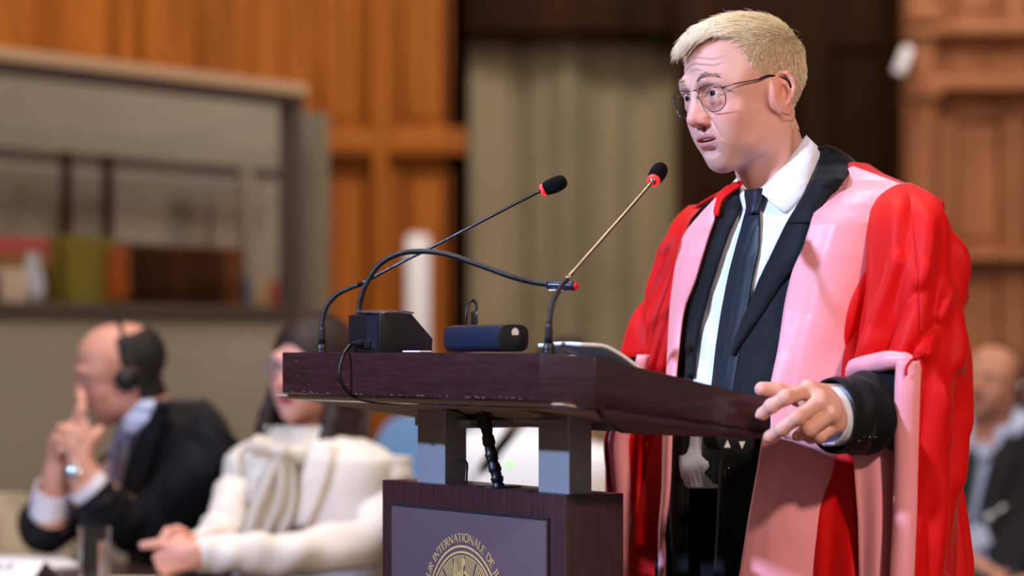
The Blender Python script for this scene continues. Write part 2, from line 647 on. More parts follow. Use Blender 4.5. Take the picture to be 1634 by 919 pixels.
def make_eye(parent_mat, M, c, gaze, mats, parent, name='eyeball', R=.0124):
    """eyeball with iris and pupil; c local centre, gaze local direction"""
    g = Vector(gaze).normalized()
    u = g.orthogonal().normalized(); w = g.cross(u)
    V, F, I = [], [], []
    nr, ns = 40, 36
    for i in range(nr + 1):
        a = PI * i / nr
        if i < 18: a = (i / 18) ** 1.0 * .62
        else: a = .62 + (PI - .62) * (i - 18) / (nr - 18)
        bulge = 1 + .055 * max(0, 1 - (a / .5) ** 2)
        for k in range(ns):
            b = 2 * PI * k / ns
            p = Vector(c) + (g * math.cos(a) * bulge + (u * math.cos(b) + w * math.sin(b)) * math.sin(a)) * R
            V.append(p)
    for i in range(nr):
        a = (i + .5) / 18 * .62 if i < 18 else 1
        for k in range(ns):
            F.append((i * ns + k, (i + 1) * ns + k, (i + 1) * ns + (k + 1) % ns, i * ns + (k + 1) % ns))
            I.append(2 if a < .20 else 1 if a < .50 else 0)
    V = xf(np.array(V), M)
    return mesh_obj(name, V, F, None, parent, True, mats=mats, midx=I)


def strands(sdf, roots, dirs, lens, rad, M, name, material, parent, steps=5, lift=.25, jitter=.15, droop=0.0, curl=0, seed=3, sides=3, keep=.0006):
    """short combed hairs following the skull; roots/dirs local"""
    rng = np.random.default_rng(seed)
    P = np.array(roots, float)
    n = len(P)
    D = np.array(dirs, float) + rng.normal(0, jitter, (n, 3))
    L = np.array(lens, float)[:, None]
    pts = [P.copy()]
    for k in range(steps):
        g = sdf.grad(P)
        dist = sdf.sample(P)[:, None]
        t = D - g * (D * g).sum(1, keepdims=True)
        t /= np.linalg.norm(t, axis=1, keepdims=True) + 1e-9
        lf = lift * (1 - k / steps) if np.isscalar(lift) else lift[:, None] * (1 - k / steps)
        d = t + g * lf
        d[:, 2] -= droop * k / steps
        d += rng.normal(0, curl, (n, 3))
        d /= np.linalg.norm(d, axis=1, keepdims=True) + 1e-9
        P = P + d * L / steps
        P += g * np.maximum(keep - sdf.sample(P), 0)[:, None]
        pts.append(P.copy())
    pts = np.stack(pts, 1)                     # n, steps+1, 3
    pts = xf(pts.reshape(-1, 3), M).reshape(n, steps + 1, 3)
    T = np.gradient(pts, axis=1)
    T /= np.linalg.norm(T, axis=2, keepdims=True) + 1e-9
    ref = np.array((.3, .5, .81))
    S = np.cross(T, ref); S /= np.linalg.norm(S, axis=2, keepdims=True) + 1e-9
    U = np.cross(T, S)
    rr = rad * (1 - .75 * np.linspace(0, 1, steps + 1) ** 1.6)
    rr = rr[None, :, None] * rng.uniform(.7, 1.3, (n, 1, 1))
    ring = [pts + (S * math.cos(2 * PI * j / sides) + U * math.sin(2 * PI * j / sides)) * rr for j in range(sides)]
    V = np.stack(ring, 2)                      # n, steps+1, sides, 3
    V = V.reshape(-1, 3)
    b = (np.arange(n) * (steps + 1) * sides)[:, None]
    F = []
    for i in range(steps):
        for j in range(sides):
            q = np.array([i * sides + j, i * sides + (j + 1) % sides, (i + 1) * sides + (j + 1) % sides, (i + 1) * sides + j])
            F.append(b + q)
    F = np.concatenate(F)
    o = mesh_obj(name, V, F, material, parent, True)
    tone = np.repeat(rng.uniform(0, 1, n), (steps + 1) * sides)
    return o, tone


def head_matrix(pos, psi, pitch=0, roll=0, scale=1.0):
    """psi: degrees turned away from the camera towards picture left; pitch: nose down; roll: towards its right side down"""
    Rz = Matrix.Rotation(math.radians(180 - psi), 4, 'Z')
    # local y forward -> (-sin psi, -cos psi)
    Rx = Matrix.Rotation(math.radians(-pitch), 4, 'X')
    Ry = Matrix.Rotation(math.radians(roll), 4, 'Y')
    return Matrix.Translation(Vector(pos)) @ Rz @ Rx @ Ry @ Matrix.Scale(scale, 4)
# ------------------------------------------------------------------ camera
def set_cam(region=None, dof=True, loc=(0, 0, CAMZ)):
    cd = bpy.data.cameras.new('camera')
    o = bpy.data.objects.new('camera', cd)
    COL.objects.link(o)
    o.location = loc
    o.rotation_euler = (PI / 2, 0, 0)
    cd.sensor_width = 36
    x0, y0, w = region or (0, 0, 1634)
    h = w * 919 / 1634
    cd.lens = FPX / w * 36
    cd.shift_x = (x0 + w / 2 - CX) / w
    cd.shift_y = (HZ - (y0 + h / 2)) / w
    cd.clip_start = .05
    if dof:
        cd.dof.use_dof = True
        cd.dof.focus_distance = 3.86
        cd.dof.aperture_fstop = .096 / APERTURE
    SC.camera = o
    return o


APERTURE = .040

# ------------------------------------------------------------------ the speaker
SKIN = mat('skin', (214, 158, 138), rough=.47, sss=.10, vc=True, bump=(900, .12, .0006), spec=.42)
EYE_WHITE = mat('eye_white', (225, 215, 210), rough=.15, sss=.05)
IRIS = mat('iris', (58, 52, 48), rough=.1)
PUPIL = mat('pupil', (8, 8, 9), rough=.05)
LIGHT_HAIR = mat('light_hair', (226, 200, 158), rough=.38, vc=True, spec=.5)
BROW_HAIR = mat('brow_hair', (158, 126, 106), rough=.5)
TEETH = mat('teeth', (226, 214, 196), rough=.25)
STEEL = mat('steel', (120, 120, 128), rough=.25, metal=1)
DARK_TIP = mat('dark_tip', (30, 26, 26), rough=.3)


def lens_glass():
    m = bpy.data.materials.new('lens_glass')
    m.use_nodes = True
    nt = m.node_tree
    nt.nodes.remove(nt.nodes['Principled BSDF'])
    t = nt.nodes.new('ShaderNodeBsdfTransparent'); t.inputs[0].default_value = (.985, .985, .98, 1)
    g = nt.nodes.new('ShaderNodeBsdfGlossy'); g.inputs['Roughness'].default_value = .03
    lw = nt.nodes.new('ShaderNodeLayerWeight'); lw.inputs[0].default_value = .35
    fr = nt.nodes.new('ShaderNodeMapRange'); fr.inputs[3].default_value = .015; fr.inputs[4].default_value = .30
    nt.links.new(lw.outputs['Fresnel'], fr.inputs[0])
    mx = nt.nodes.new('ShaderNodeMixShader')
    nt.links.new(fr.outputs[0], mx.inputs[0]); nt.links.new(t.outputs[0], mx.inputs[1]); nt.links.new(g.outputs[0], mx.inputs[2])
    nt.links.new(mx.outputs[0], nt.nodes['Material Output'].inputs[0])
    return m


LENS = lens_glass()
HEADPOS = (.336, 3.96, 1.5705)
HM = head_matrix(HEADPOS, 57.5, 7.0, 3.0, .965)
speaker = empty('person', (.40, 4.0, 0), 'man in red and pink robe speaking at the dark wooden lectern', 'person')


def speaker_head():
    OP = .0042
    s = head_sdf(.0014, mouth=OP, neck_to=(0, -.064, -.195), neck_r=.051, jaw=1.05, chin=1.0, nose=.985)
    V, F = s.mesh()
    V = relax(V, F, 1, .35)
    N = vnormals(V, F)
    V = head_wrinkles(V, N, .82)
    N = vnormals(V, F)
    cols = skin_colors(V, (222, 166, 150), (206, 130, 122), stubble=(176, 140, 128), op=OP)
    sc = HMASK(V, True)[:, None] * .8
    cols = cols * (1 - sc) + np.array(lin((190, 158, 128))) * sc
    body_parts.append((xf(V, HM), F, cols))
    gz = Vector((-.10, 1, .03))
    for sx in (-1, 1):
        make_eye(None, HM, (sx * .0310, .0722, .0000), gz, [EYE_WHITE, IRIS, PUPIL], speaker)
    # teeth
    tb = MB()
    for i in range(-4, 5):
        a = i * .16
        c = HM @ Vector((math.sin(a) * .0225, .0560 + math.cos(a) * .0225, -.0618))
        q = []
        tb.lathe([(.0005, -.0042), (.0027, -.0038), (.0031, 0), (.0030, .004)], c, HM.to_3x3() @ Vector((0, 0, 1)), 10)
    tb.build('teeth', TEETH, speaker, True)
    # ---------------- hair
    hl = HMASK
    g = s.grad(V)
    m = hl(V) & (s.sample(V) > -.004)
    idx = np.where(m)[0]
    n = 19000
    z = V[idx, 2]
    wgt = .8 + .9 * (z > .05) + 1.2 * (V[idx, 1] > .03)
    pick = RNG.choice(idx, n, p=wgt / wgt.sum())
    R = V[pick] + RNG.normal(0, .0008, (n, 3))
    x, y, z = R.T
    top = np.clip((z - .050) / .030, 0, 1)
    front = np.clip((y - .02) / .05, 0, 1)
    side_dir = np.stack([0 * x, .35 + 0 * x, -1 + 0 * x], 1)
    back = np.clip((-y - .05) / .04, 0, 1)[:, None]
    side_dir = side_dir * (1 - back) + np.array((0, -.1, -1.)) * back
    top_dir = np.stack([.32 + 0 * x, 1 + 0 * x, .0 + 0 * x], 1)
    D = side_dir * (1 - top[:, None]) + top_dir * top[:, None]
    L = .0050 + .006 * np.clip((z - 0) / .05, 0, 1) + .016 * top + .014 * top * front
    lift = .12 + .30 * top + .55 * front * top + RNG.normal(0, .10, n) * (.3 + top)
    L = L * RNG.uniform(.7, 1.25, n)
    o, tone = strands(s, R, D, L, .00042, HM, 'hair', LIGHT_HAIR, speaker, steps=5, lift=lift, jitter=.14, curl=.04, droop=.02)
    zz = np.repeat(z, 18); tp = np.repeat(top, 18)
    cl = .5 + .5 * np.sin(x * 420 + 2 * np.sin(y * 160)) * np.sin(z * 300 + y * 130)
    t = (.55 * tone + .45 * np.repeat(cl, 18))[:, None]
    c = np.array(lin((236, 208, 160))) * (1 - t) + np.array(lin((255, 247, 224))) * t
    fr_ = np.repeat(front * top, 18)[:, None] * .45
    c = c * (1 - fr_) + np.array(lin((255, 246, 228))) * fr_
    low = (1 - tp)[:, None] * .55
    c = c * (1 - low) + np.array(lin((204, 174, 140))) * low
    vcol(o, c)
    # a few stray hairs standing off the crown are part of the same mesh family
    k = 46
    pk = RNG.choice(np.where(hl(V) & (V[:, 2] > .075))[0], k)
    o2, tn = strands(s, V[pk], RNG.normal(0, 1, (k, 3)) + np.array((0, .2, .3)), RNG.uniform(.02, .040, k), .00022, HM, 'stray_hair', LIGHT_HAIR, speaker, steps=7, lift=.9, jitter=.3, curl=.12)
    vcol(o2, np.tile(np.array(lin((190, 168, 140))), (len(tn), 1)))
    o2['kind'] = 'stuff'
    # brows
    bp, bd, bl = [], [], []
    for sx in (-1, 1):
        for i in range(150):
            u = RNG.uniform(0, 1)
            px_ = .0125 + .0360 * u
            pz = .0200 + .0085 * math.sin(min(u * 1.25, 1) * PI * .62) - .004 * max(0, u - .75) * 4 + RNG.normal(0, .0016 * (1.1 - u * .6))
            cand = V[(np.abs(V[:, 0] - sx * px_) < .002) & (np.abs(V[:, 2] - pz) < .002) & (V[:, 1] > .03)]
            if len(cand):
                bp.append(cand[RNG.integers(len(cand))]); bd.append((sx * (.8 + u), .1, .5 - .9 * u)); bl.append(.007)
    ob, _ = strands(s, np.array(bp), np.array(bd), bl, .00030, HM, 'eyebrows', BROW_HAIR, speaker, steps=3, lift=.25, jitter=.2)
    ob['kind'] = 'stuff'
    return s


def HMASK(V, soft=False):
    x, y, z = V.T
    ax = np.abs(x)
    noise = .0016 * np.sin(x * 900 + z * 700) + .0012 * np.sin(y * 1300)
    yl = np.interp(z, [-.070, -.035, -.030, -.014, -.012, .008, .019, .0365, .053, .068, .076, .086, .1], [-.030, -.024, -.020, -.018, -.016, -.004, .016, .032, .036, .030, .036, .050, .08])
    yl = np.where((ax < .040) & (z > .074), np.maximum(yl, .040 + (z - .074) * 1.6 + .024 * np.clip((.035 - ax) / .02, 0, 1)), yl)
    ear = (ax > .070) & (y > -.040) & (y < .006) & (z < .022) & (z > -.06)
    low = z < -.062
    v = (yl - y - noise)
    v = np.where(ear | low, -1, v)
    return np.clip(v / .006, 0, 1) if soft else v > 0


def glasses():
    gl = empty('glasses', tuple(HM @ Vector((0, .1, 0))), None, None)
    gl.parent = speaker
    bpy.context.view_layer.update()
    gl.location = Vector(HM @ Vector((0, .1, 0))) - PW(speaker).translation
    gl['label'] = 'thin grey metal-framed glasses'
    def Q(x, z, dy=0):
        y = .0935 - (abs(x) / .065) ** 2 * .011 + z * .10 + dy
        return HM @ Vector((x, y, z - .0025))
    out = [(.0115, .0045), (.0170, .0110), (.0260, .0142), (.0380, .0155), (.0490, .0145), (.0570, .0110), (.0615, .0030), (.0625, -.0070),
           (.0595, -.0160), (.0530, -.0220), (.0430, -.0250), (.0320, -.0240), (.0220, -.0185), (.0145, -.0090)]
    for sx in (-1, 1):
        loop = crom([out[-1]] + out + [out[0], out[1]], 80)
        # closed loop resample
        P = np.array(out + [out[0]])
        Lp = crom(np.vstack([P]), 66)[:-1]
        pts = [Q(sx * a, b) for a, b in Lp]
        m = MB(); m.tube(pts + [pts[0]], .00075, 8, caps=False)
        m.build('rim', STEEL, gl, True)
        lm = MB()
        c = sum((p for p in pts), Vector()) / len(pts)
        fwd = (HM.to_3x3() @ Vector((0, 1, 0))).normalized()
        rows = []
        nseg = 5
        V_ = [c + fwd * .0012]
        for r in range(1, nseg + 1):
            t = r / nseg
            V_ += [c + (p - c) * t + fwd * .0012 * (1 - t * t) for p in pts]
        n = len(pts)
        F_ = [(0, 1 + k, 1 + (k + 1) % n) for k in range(n)]
        for r in range(nseg - 1):
            F_ += [(1 + r * n + k, 1 + (r + 1) * n + k, 1 + (r + 1) * n + (k + 1) % n, 1 + r * n + (k + 1) % n) for k in range(n)]
        mesh_obj('lens', np.array([tuple(v) for v in V_]), F_, LENS, gl, True)
        t = MB()
        hinge = Q(sx * .0600, .0075)
        T1 = HM @ Vector((sx * .0745, .070, .0080)); T2 = HM @ Vector((sx * .0775, .030, .0110)); T3 = HM @ Vector((sx * .0770, .006, .0150)); T4 = HM @ Vector((sx * .0785, -.022, .006)); T5 = HM @ Vector((sx * .076, -.030, -.010))
        pts2 = [Vector(p) for p in crom([tuple(hinge), tuple(Q(sx * .0700, .0085)), tuple(T1), tuple(T2)], 16)]
        t.tube(pts2, [.0016] * 4 + [.0010] * 12, 8)
        tp = t.build('temple', STEEL, gl, True)
        t2 = MB(); t2.tube([Vector(p) for p in crom([tuple(T2), tuple(T3), tuple(T4), tuple(T5)], 16)], [.0010] + [.0017] * 15, 8)
        o2 = t2.build('temple_tip', DARK_TIP, tp, True); o2['label'] = 'dark plastic temple tip'
        p = MB(); p.tube([Q(sx * .0100, .001), HM @ Vector((sx * .0105, .0975, -.006)), HM @ Vector((sx * .0095, .0960, -.0095))], [.0006, .0016, .0020], 8)
        p.build('nose_pad', LENS, gl, True)
    b = MB(); b.tube([Vector(q) for q in crom([tuple(Q(.0125, -.0020)), tuple(Q(.005, .0025, .002)), tuple(Q(-.005, .0025, .002)), tuple(Q(-.0125, -.0020))], 14)], .0013, 8)
    b.tube([Vector(q) for q in crom([tuple(Q(.0210, .0128)), tuple(Q(.007, .0115, .001)), tuple(Q(-.007, .0115, .001)), tuple(Q(-.0210, .0128))], 14)], .0007, 8)
    b.build('bridge', STEEL, gl, True)


body_parts = []
# ------------------------------------------------------------------ torso frame of a person: l = its left, f = forward
class Torso:
    """solid of elliptic rings, used as the form that garments are laid on"""
    def __init__(s, c, psi, table, ex=2.25, h=.006, scale=1.0, lean=0.0):
        s.c = np.array(c, float)
        p = math.radians(psi)
        s.f = np.array((-math.sin(p), -math.cos(p), 0))
        s.l = np.array((math.cos(p), -math.sin(p), 0))
        s.T = np.array(sorted(table), float)
        s.h = h
        zlo, zhi = s.T[0, 0] - .02, s.T[-1, 0] + .06
        s.lo = np.array((-.34, -.30, zlo))
        n = [int(round(.68 / h)) + 1, int(round(.60 / h)) + 1, int(round((zhi - zlo) / h)) + 1]
        L, F, Z = np.meshgrid(*[s.lo[i] + h * np.arange(n[i]) for i in range(3)], indexing='ij')
        a = np.interp(Z, s.T[:, 0], s.T[:, 1]); b = np.interp(Z, s.T[:, 0], s.T[:, 2]); fc = np.interp(Z, s.T[:, 0], s.T[:, 3])
        over = np.maximum(Z - s.T[-1, 0], 0)
        r = (np.abs(L / a) ** ex + np.abs((F - fc) / b) ** ex) ** (1 / ex)
        fv = (r - 1) * np.minimum(a, b) + over
        g = np.sqrt(sum(q ** 2 for q in np.gradient(fv, h)))
        s.d = (fv / np.maximum(g, .6)).astype(np.float32)
        s.n = np.array(s.d.shape)
        s.ex = ex

    sample = SDF.sample
    grad = SDF.grad

    def loc(s, P):
        Q = np.asarray(P, float) - s.c
        return np.stack([Q @ s.l, Q @ s.f, Q[..., 2]], -1)

    def wor(s, Q):
        Q = np.asarray(Q, float)
        return s.c + Q[..., 0:1] * s.l + Q[..., 1:2] * s.f + Q[..., 2:3] * np.array((0, 0, 1))

    def hit(s, px, py, off):
        """world points where the lines of sight through (px, py) meet the form swollen by off"""
        px, py, off = np.broadcast_arrays(np.asarray(px, float), np.asarray(py, float), np.asarray(off, float))
        sh = px.shape
        px, py, off = px.ravel(), py.ravel(), off.ravel()
        D = np.stack([(px - CX) / FPX, np.ones_like(px), -(py - HZ) / FPX], 1)
        O = np.array((0, 0, CAMZ))
        t = np.full(len(px), s.c[1] - .42)
        best = np.full(len(px), 9.); bt = t.copy(); done = np.zeros(len(px), bool)
        for _ in range(260):
            P = O + D * t[:, None]
            d = s.sample(s.loc(P)) - off
            new = (d < best) & ~done
            best[new] = d[new]; bt[new] = t[new]
            done |= d < .0004
            t = np.where(done, t, t + np.clip(d * .5, .0012, .02))
        P = O + D * bt[:, None]
        return P.reshape(sh + (3,))

    def ring(s, z, ang, off):
        """world points on the ring at height z; ang measured from its left towards its front"""
        a = np.interp(z, s.T[:, 0], s.T[:, 1]) + off; b = np.interp(z, s.T[:, 0], s.T[:, 2]) + off; fc = np.interp(z, s.T[:, 0], s.T[:, 3])
        c, q = np.cos(ang), np.sin(ang)
        k = (np.abs(c) ** s.ex + np.abs(q) ** s.ex) ** (-1 / s.ex)
        return s.wor(np.stack([a * c * k, fc + b * q * k, z + 0 * ang], -1))


def lay(T, name, rows, off, material, parent, nr=60, nc=14, thick=.0018, smooth=0, back=None, depth=None):
    """a strip of cloth laid on a form; rows: (py, x_left, x_right) in pixels, off a number or f(u, v)"""
    R = crom(np.array(rows, float), nr)
    v = np.linspace(0, 1, nc)[None, :]
    u = np.linspace(0, 1, nr)[:, None]
    px = R[:, 1:2] * (1 - v) + R[:, 2:3] * v
    py = np.broadcast_to(R[:, 0:1], px.shape)
    if R.shape[1] > 3:
        py = py + R[:, 3:4] * v
    o = off(u, v, px, py) if callable(off) else off
    G = T.hit(px, py, o)
    if depth is not None:
        # depth given outright where the cloth bridges over something beside the form
        w_, Yd = depth(u, v, px, py)
        D_ = np.stack([(px - CX) / FPX, np.ones_like(px), -(py - HZ) / FPX], -1)
        G2 = np.array((0, 0, CAMZ)) + D_ * Yd[..., None]
        G = G * (1 - w_[..., None]) + G2 * w_[..., None]
    for _ in range(smooth):
        G[1:-1] = (G[:-2] + 2 * G[1:-1] + G[2:]) / 4
    if back is not None:
        # carry the top edge on over the shoulder
        top = G[0]
        ext = [top + np.array(b_) for b_ in back]
        G = np.concatenate([np.stack(ext[::-1]), G])
    return cloth(name, G, thick, material, parent)


PSI = 58.0
TAB = [(.20, .17, .13, -.03), (.80, .185, .150, -.02), (.95, .195, .160, -.025), (1.05, .195, .160, -.03), (1.15, .196, .150, -.03), (1.25, .205, .133, -.03), (1.33, .218, .122, -.03),
       (1.375, .220, .113, -.032), (1.395, .212, .107, -.034), (1.412, .188, .100, -.035), (1.428, .150, .094, -.035), (1.440, .112, .088, -.032), (1.455, .084, .078, -.028),
       (1.475, .070, .070, -.020), (1.50, .063, .064, -.012), (1.53, .060, .060, 0)]
RED = mat('red_wool', (212, 6, 5), rough=.6, sheen=.08, spec=.22, bump=(420, .10, .0008))
PINK = mat('pink_silk', (246, 158, 166), rough=.42, sheen=.15, spec=.45, bump=(300, .05, .0006))
SHIRT = mat('white_shirt', (232, 232, 246), rough=.7, spec=.3, bump=(260, .12, .001))
SUIT = mat('black_suit', (17, 18, 23), rough=.66, sheen=.06, spec=.2, bump=(700, .2, .0006))
NAVY_TIE = mat('dark_tie', (9, 20, 34), rough=.5, sheen=.1, spec=.4, bump=(900, .2, .0005))
BUTTON = mat('black_button', (14, 14, 15), rough=.2)
NAIL = mat('nail', (236, 186, 172), rough=.25, spec=.6)


def xedge(tab, py):
    t = np.array(tab, float)
    return np.interp(py, t[:, 0], t[:, 1])


STOLE_L_IN = [(262, 1357), (298, 1324), (337, 1301), (388, 1285), (435, 1265), (482, 1254), (560, 1242), (620, 1229), (697, 1217), (750, 1209), (830, 1195), (919, 1181), (1150, 1140), (1400, 1110)]
STOLE_L_OUT = [(262, 1420), (300, 1441), (323, 1412), (368, 1399), (435, 1385), (494, 1371), (560, 1361), (605, 1356), (697, 1342), (745, 1333), (830, 1322), (919, 1309), (1150, 1275), (1400, 1245)]


def speaker_body():
    T = Torso((.40, 4.0, 0), PSI, TAB)
    # ---- shirt: full ring solid form, slightly inside
    n = 72
    ang = np.linspace(0, 2 * PI, n, endpoint=False)
    zs = np.concatenate([np.linspace(1.0, 1.38, 22), np.linspace(1.39, 1.47, 14)])
    G = np.stack([T.ring(z, ang, -.004) for z in zs])
    mesh_obj('shirt', G.reshape(-1, 3), grid_faces(len(zs), n, True), SHIRT, speaker)
    # shirt front in view, with soft pull folds and a placket
    def shirt_off(u, v, px, py):
        return .0055 + .0016 * np.sin((px * .9 + py * .35) / 16.0) * np.clip((py - 330) / 60, 0, 1) + .0012 * np.sin((px - py * .6) / 9.0) * np.clip((py - 420) / 80, 0, 1) \
            + .010 * np.exp(-((py - 745) / 26) ** 2) * np.exp(-((px - 1118) / 40) ** 2)
    lay(T, 'shirt_front', [(300, 1178, 1300), (340, 1172, 1292), (400, 1142, 1262), (450, 1118, 1240), (520, 1100, 1215), (600, 1094, 1190), (700, 1086, 1175), (740, 1084, 1166), (779, 1092, 1158)],
        shirt_off, SHIRT, speaker, nr=90, nc=40, thick=.001)
    # ---- tie
    tie = lay(T, 'necktie', [(333, 1194.5, 1210), (345, 1190, 1213), (368, 1184, 1213.5), (400, 1175, 1212), (443, 1164, 1203), (505, 1152, 1193), (560, 1144, 1186), (620, 1137, 1178), (698, 1123, 1170), (747, 1124, 1163), (760, 1133, 1156), (771, 1142, 1146)],
              lambda u, v, px, py: .0095 + .0025 * np.sin(PI * v) ** .6, NAVY_TIE, speaker, nr=90, nc=16, thick=.003)
    k = lay(T, 'tie_knot', [(303, 1192, 1216), (312, 1190.5, 1218), (325, 1193, 1214), (337, 1195.5, 1209), (341, 1197, 1208)],
            lambda u, v, px, py: .012 + .008 * np.sin(PI * v) ** .7 * (1 - .35 * u), NAVY_TIE, tie, nr=16, nc=14, thick=.004)
    # ---- shirt collar: band and two wings
    nk = lambda a, z, o: T.ring(z, np.array([a]), o)[0]
    zz = np.linspace(1.438, 1.497, 8)
    aa = np.radians(np.linspace(84, -264, 60))
    G = []
    for i, z in enumerate(zz):
        t = i / 7
        row = []
        for a in aa:
            back = .5 - .5 * math.sin(a)          # 0 at the front, 1 at the back
            zc = 1.432 + .016 * back + (z - 1.438) * (.66 - .10 * back)
            row.append(T.ring(zc, np.array([a]), .0015 + .005 * (1 - back))[0])
        G.append(row)
    col = cloth('shirt_collar', np.array(G), .0012, SHIRT, speaker)
    # near wing, drawn from the back of the neck to the point
    wing = [((1287, 216), (1312, 243)), ((1279, 226), (1306, 262)), ((1268, 242), (1299, 281)), ((1255, 258), (1289, 302)), ((1240, 276), (1274, 320)), ((1226, 291), (1259, 336)), ((1212, 303), (1252, 339)), ((1210.5, 306), (1240, 328))]
    W = np.array(wing, float)
    Wi = crom(W, 40)
    vv = np.linspace(0, 1, 12)[None, :, None]
    Pp = Wi[:, None, 0] * (1 - vv) + Wi[:, None, 1] * vv
    Gw = T.hit(Pp[..., 0], Pp[..., 1], .012 + .010 * np.sin(PI * np.clip(vv[..., 0] * 1.0, 0, 1)) - .004 * vv[..., 0])
    cloth('collar_wing', Gw, .0018, SHIRT, col)
    wing = [((1184, 290), (1178, 296)), ((1187, 296), (1180, 312)), ((1192, 301), (1184, 328)), ((1196, 304), (1188, 338)), ((1197, 307), (1192, 330))]
    W = np.array(wing, float); Wi = crom(W, 24)
    vv = np.linspace(0, 1, 8)[None, :, None]
    Pp = Wi[:, None, 0] * (1 - vv) + Wi[:, None, 1] * vv
    cloth('collar_wing', T.hit(Pp[..., 0], Pp[..., 1], .014 + .003 * np.sin(PI * vv[..., 0])), .0018, SHIRT, col)
    # ---- jacket: back and sides ring, two fronts, lapels
    angj = np.radians(np.linspace(62, 62 - 304, 90))
    zs = np.concatenate([np.linspace(.74, 1.38, 24), np.linspace(1.39, 1.476, 16)])
    G = []
    for z in zs:
        op = np.interp(z, [.74, 1.0, 1.2, 1.3, 1.40, 1.476], [74, 76, 60, 50, 42, 20])
        angj = np.radians(np.linspace(op, op - 360 + (180 - 2 * (180 - 90 - 0)) * 0 + 2 * (90 - op), 90))
        G.append(T.ring(z, angj, .009))
    jk = cloth('jacket', np.array(G), .003, SUIT, speaker)
    # near front
    lay(T, 'jacket_front', [(405, 1240, 1300), (450, 1212, 1290), (500, 1193, 1280), (560, 1168, 1275), (620, 1158, 1262), (700, 1152, 1250), (780, 1148, 1245), (919, 1140, 1230), (1060, 1120, 1215)],
        lambda u, v, px, py: .0115 + .0012 * np.sin(px / 14 + py / 60), SUIT, jk, nr=60, nc=16, thick=.003)
    lay(T, 'jacket_front', [(318, 1140, 1185), (341, 1128, 1178), (376, 1126, 1161), (451, 1103, 1135), (494, 1088, 1122), (552, 1078, 1110), (620, 1062, 1104), (700, 1060, 1102), (740, 1058, 1094), (780, 1056, 1092), (919, 1046, 1086), (1060, 1030, 1080)],
        lambda u, v, px, py: .0115 + .001 * np.sin(py / 30) - .003 * v, SUIT, jk, nr=60, nc=12, thick=.003)
    # near lapel: collar fall from the back of the neck, notch, long roll line
    lay(T, 'lapel', [(234, 1303, 1322), (243, 1311, 1342), (262, 1305, 1364), (282, 1298, 1352), (306, 1288, 1330), (330, 1274, 1312), (357, 1257, 1305)],
        lambda u, v, px, py: .014 + .005 * np.sin(PI * v) + .003 * (1 - v), SUIT, jk, nr=40, nc=12, thick=.003)
    lay(T, 'lapel', [(326, 1276, 1297), (334, 1271, 1303), (357, 1257, 1299), (404, 1234, 1286), (427, 1223, 1270), (450, 1212, 1250), (474, 1203, 1234), (505, 1189, 1214), (552, 1171, 1180), (566, 1168, 1172)],
        lambda u, v, px, py: .0135 + .005 * np.sin(PI * v) * (1 - .4 * u) + .001 * v, SUIT, jk, nr=60, nc=12, thick=.003)
    lay(T, 'lapel', [(292, 1176, 1185), (318, 1160, 1183), (345, 1148, 1177), (376, 1136, 1163), (451, 1111, 1138), (494, 1102, 1126), (552, 1096, 1112), (600, 1098, 1107)],
        lambda u, v, px, py: .0135 + .004 * np.sin(PI * v) - .003 * v, SUIT, jk, nr=60, nc=10, thick=.003)
    b = MB()
    p = T.hit(1163, 756, .017)
    b.lathe([(.0001, 0), (.009, 0), (.0095, .002), (.008, .0035), (.0001, .003)], p, T.f * 1, 20)
    b.build('jacket_button', BUTTON, jk, True)
    # ---- trousers
    s = SDF((-.24, -.24, -.02), (.24, .24, .98), .008)
    for sx in (-1, 1):
        s.cap((sx * .085, -.02, .88), (sx * .095, 0, .48), .105, .078, .03)
        s.cap((sx * .095, 0, .48), (sx * .105, -.02, .06), .078, .062, .02)
    s.ell((0, -.02, .88), (.18, .14, .10), .05)
    V, F = s.mesh()
    P = T.wor(V)
    mesh_obj('trousers', P, F[:, ::-1], SUIT, speaker)
    for sx in (-1, 1):
        s = SDF((-.08, -.16, -.01), (.08, .22, .12), .005)
        s.ell((0, .05, .03), (.045, .14, .045), .02); s.ell((0, -.05, .05), (.042, .06, .05), .03); s.ell((0, 0, -.05), (.2, .4, .05), .004, 's')
        V, F = s.mesh()
        V[:, 0] += sx * .105; V[:, 1] -= .01
        mesh_obj('shoe', T.wor(V), F[:, ::-1], mat('black_leather', (12, 12, 12), rough=.2), speaker)
    # ---- robe back and sides: one ring open in front
    def stole_ang(tab_in, tab_out, side):
        out = []
        for z in zr:
            py = HZ - (z - CAMZ) * FPX / (3.85 if side > 0 else 4.1)
            px = .5 * xedge(tab_in, py) + .5 * xedge(tab_out, py)
            q = T.loc(T.hit(px, py, .02)[None])[0]
            fc = np.interp(z, T.T[:, 0], T.T[:, 3])
            a = np.interp(z, T.T[:, 0], T.T[:, 1]); b = np.interp(z, T.T[:, 0], T.T[:, 2])
            out.append(math.atan2((q[1] - fc) / b, q[0] / a))
        return np.array(out)
    zr = np.concatenate([np.linspace(.22, 1.30, 40), np.linspace(1.315, 1.44, 22), [1.448, 1.456]])
    aL = np.interp(zr, [.2, 1.0, 1.2, 1.35, 1.40, 1.44, 1.46], np.radians([56, 50, 44, 34, 26, 10, -10]))
    aR = np.interp(zr, [.2, 1.0, 1.2, 1.35, 1.40, 1.44, 1.46], np.radians([128, 132, 138, 146, 154, 170, 190]))
    G = []
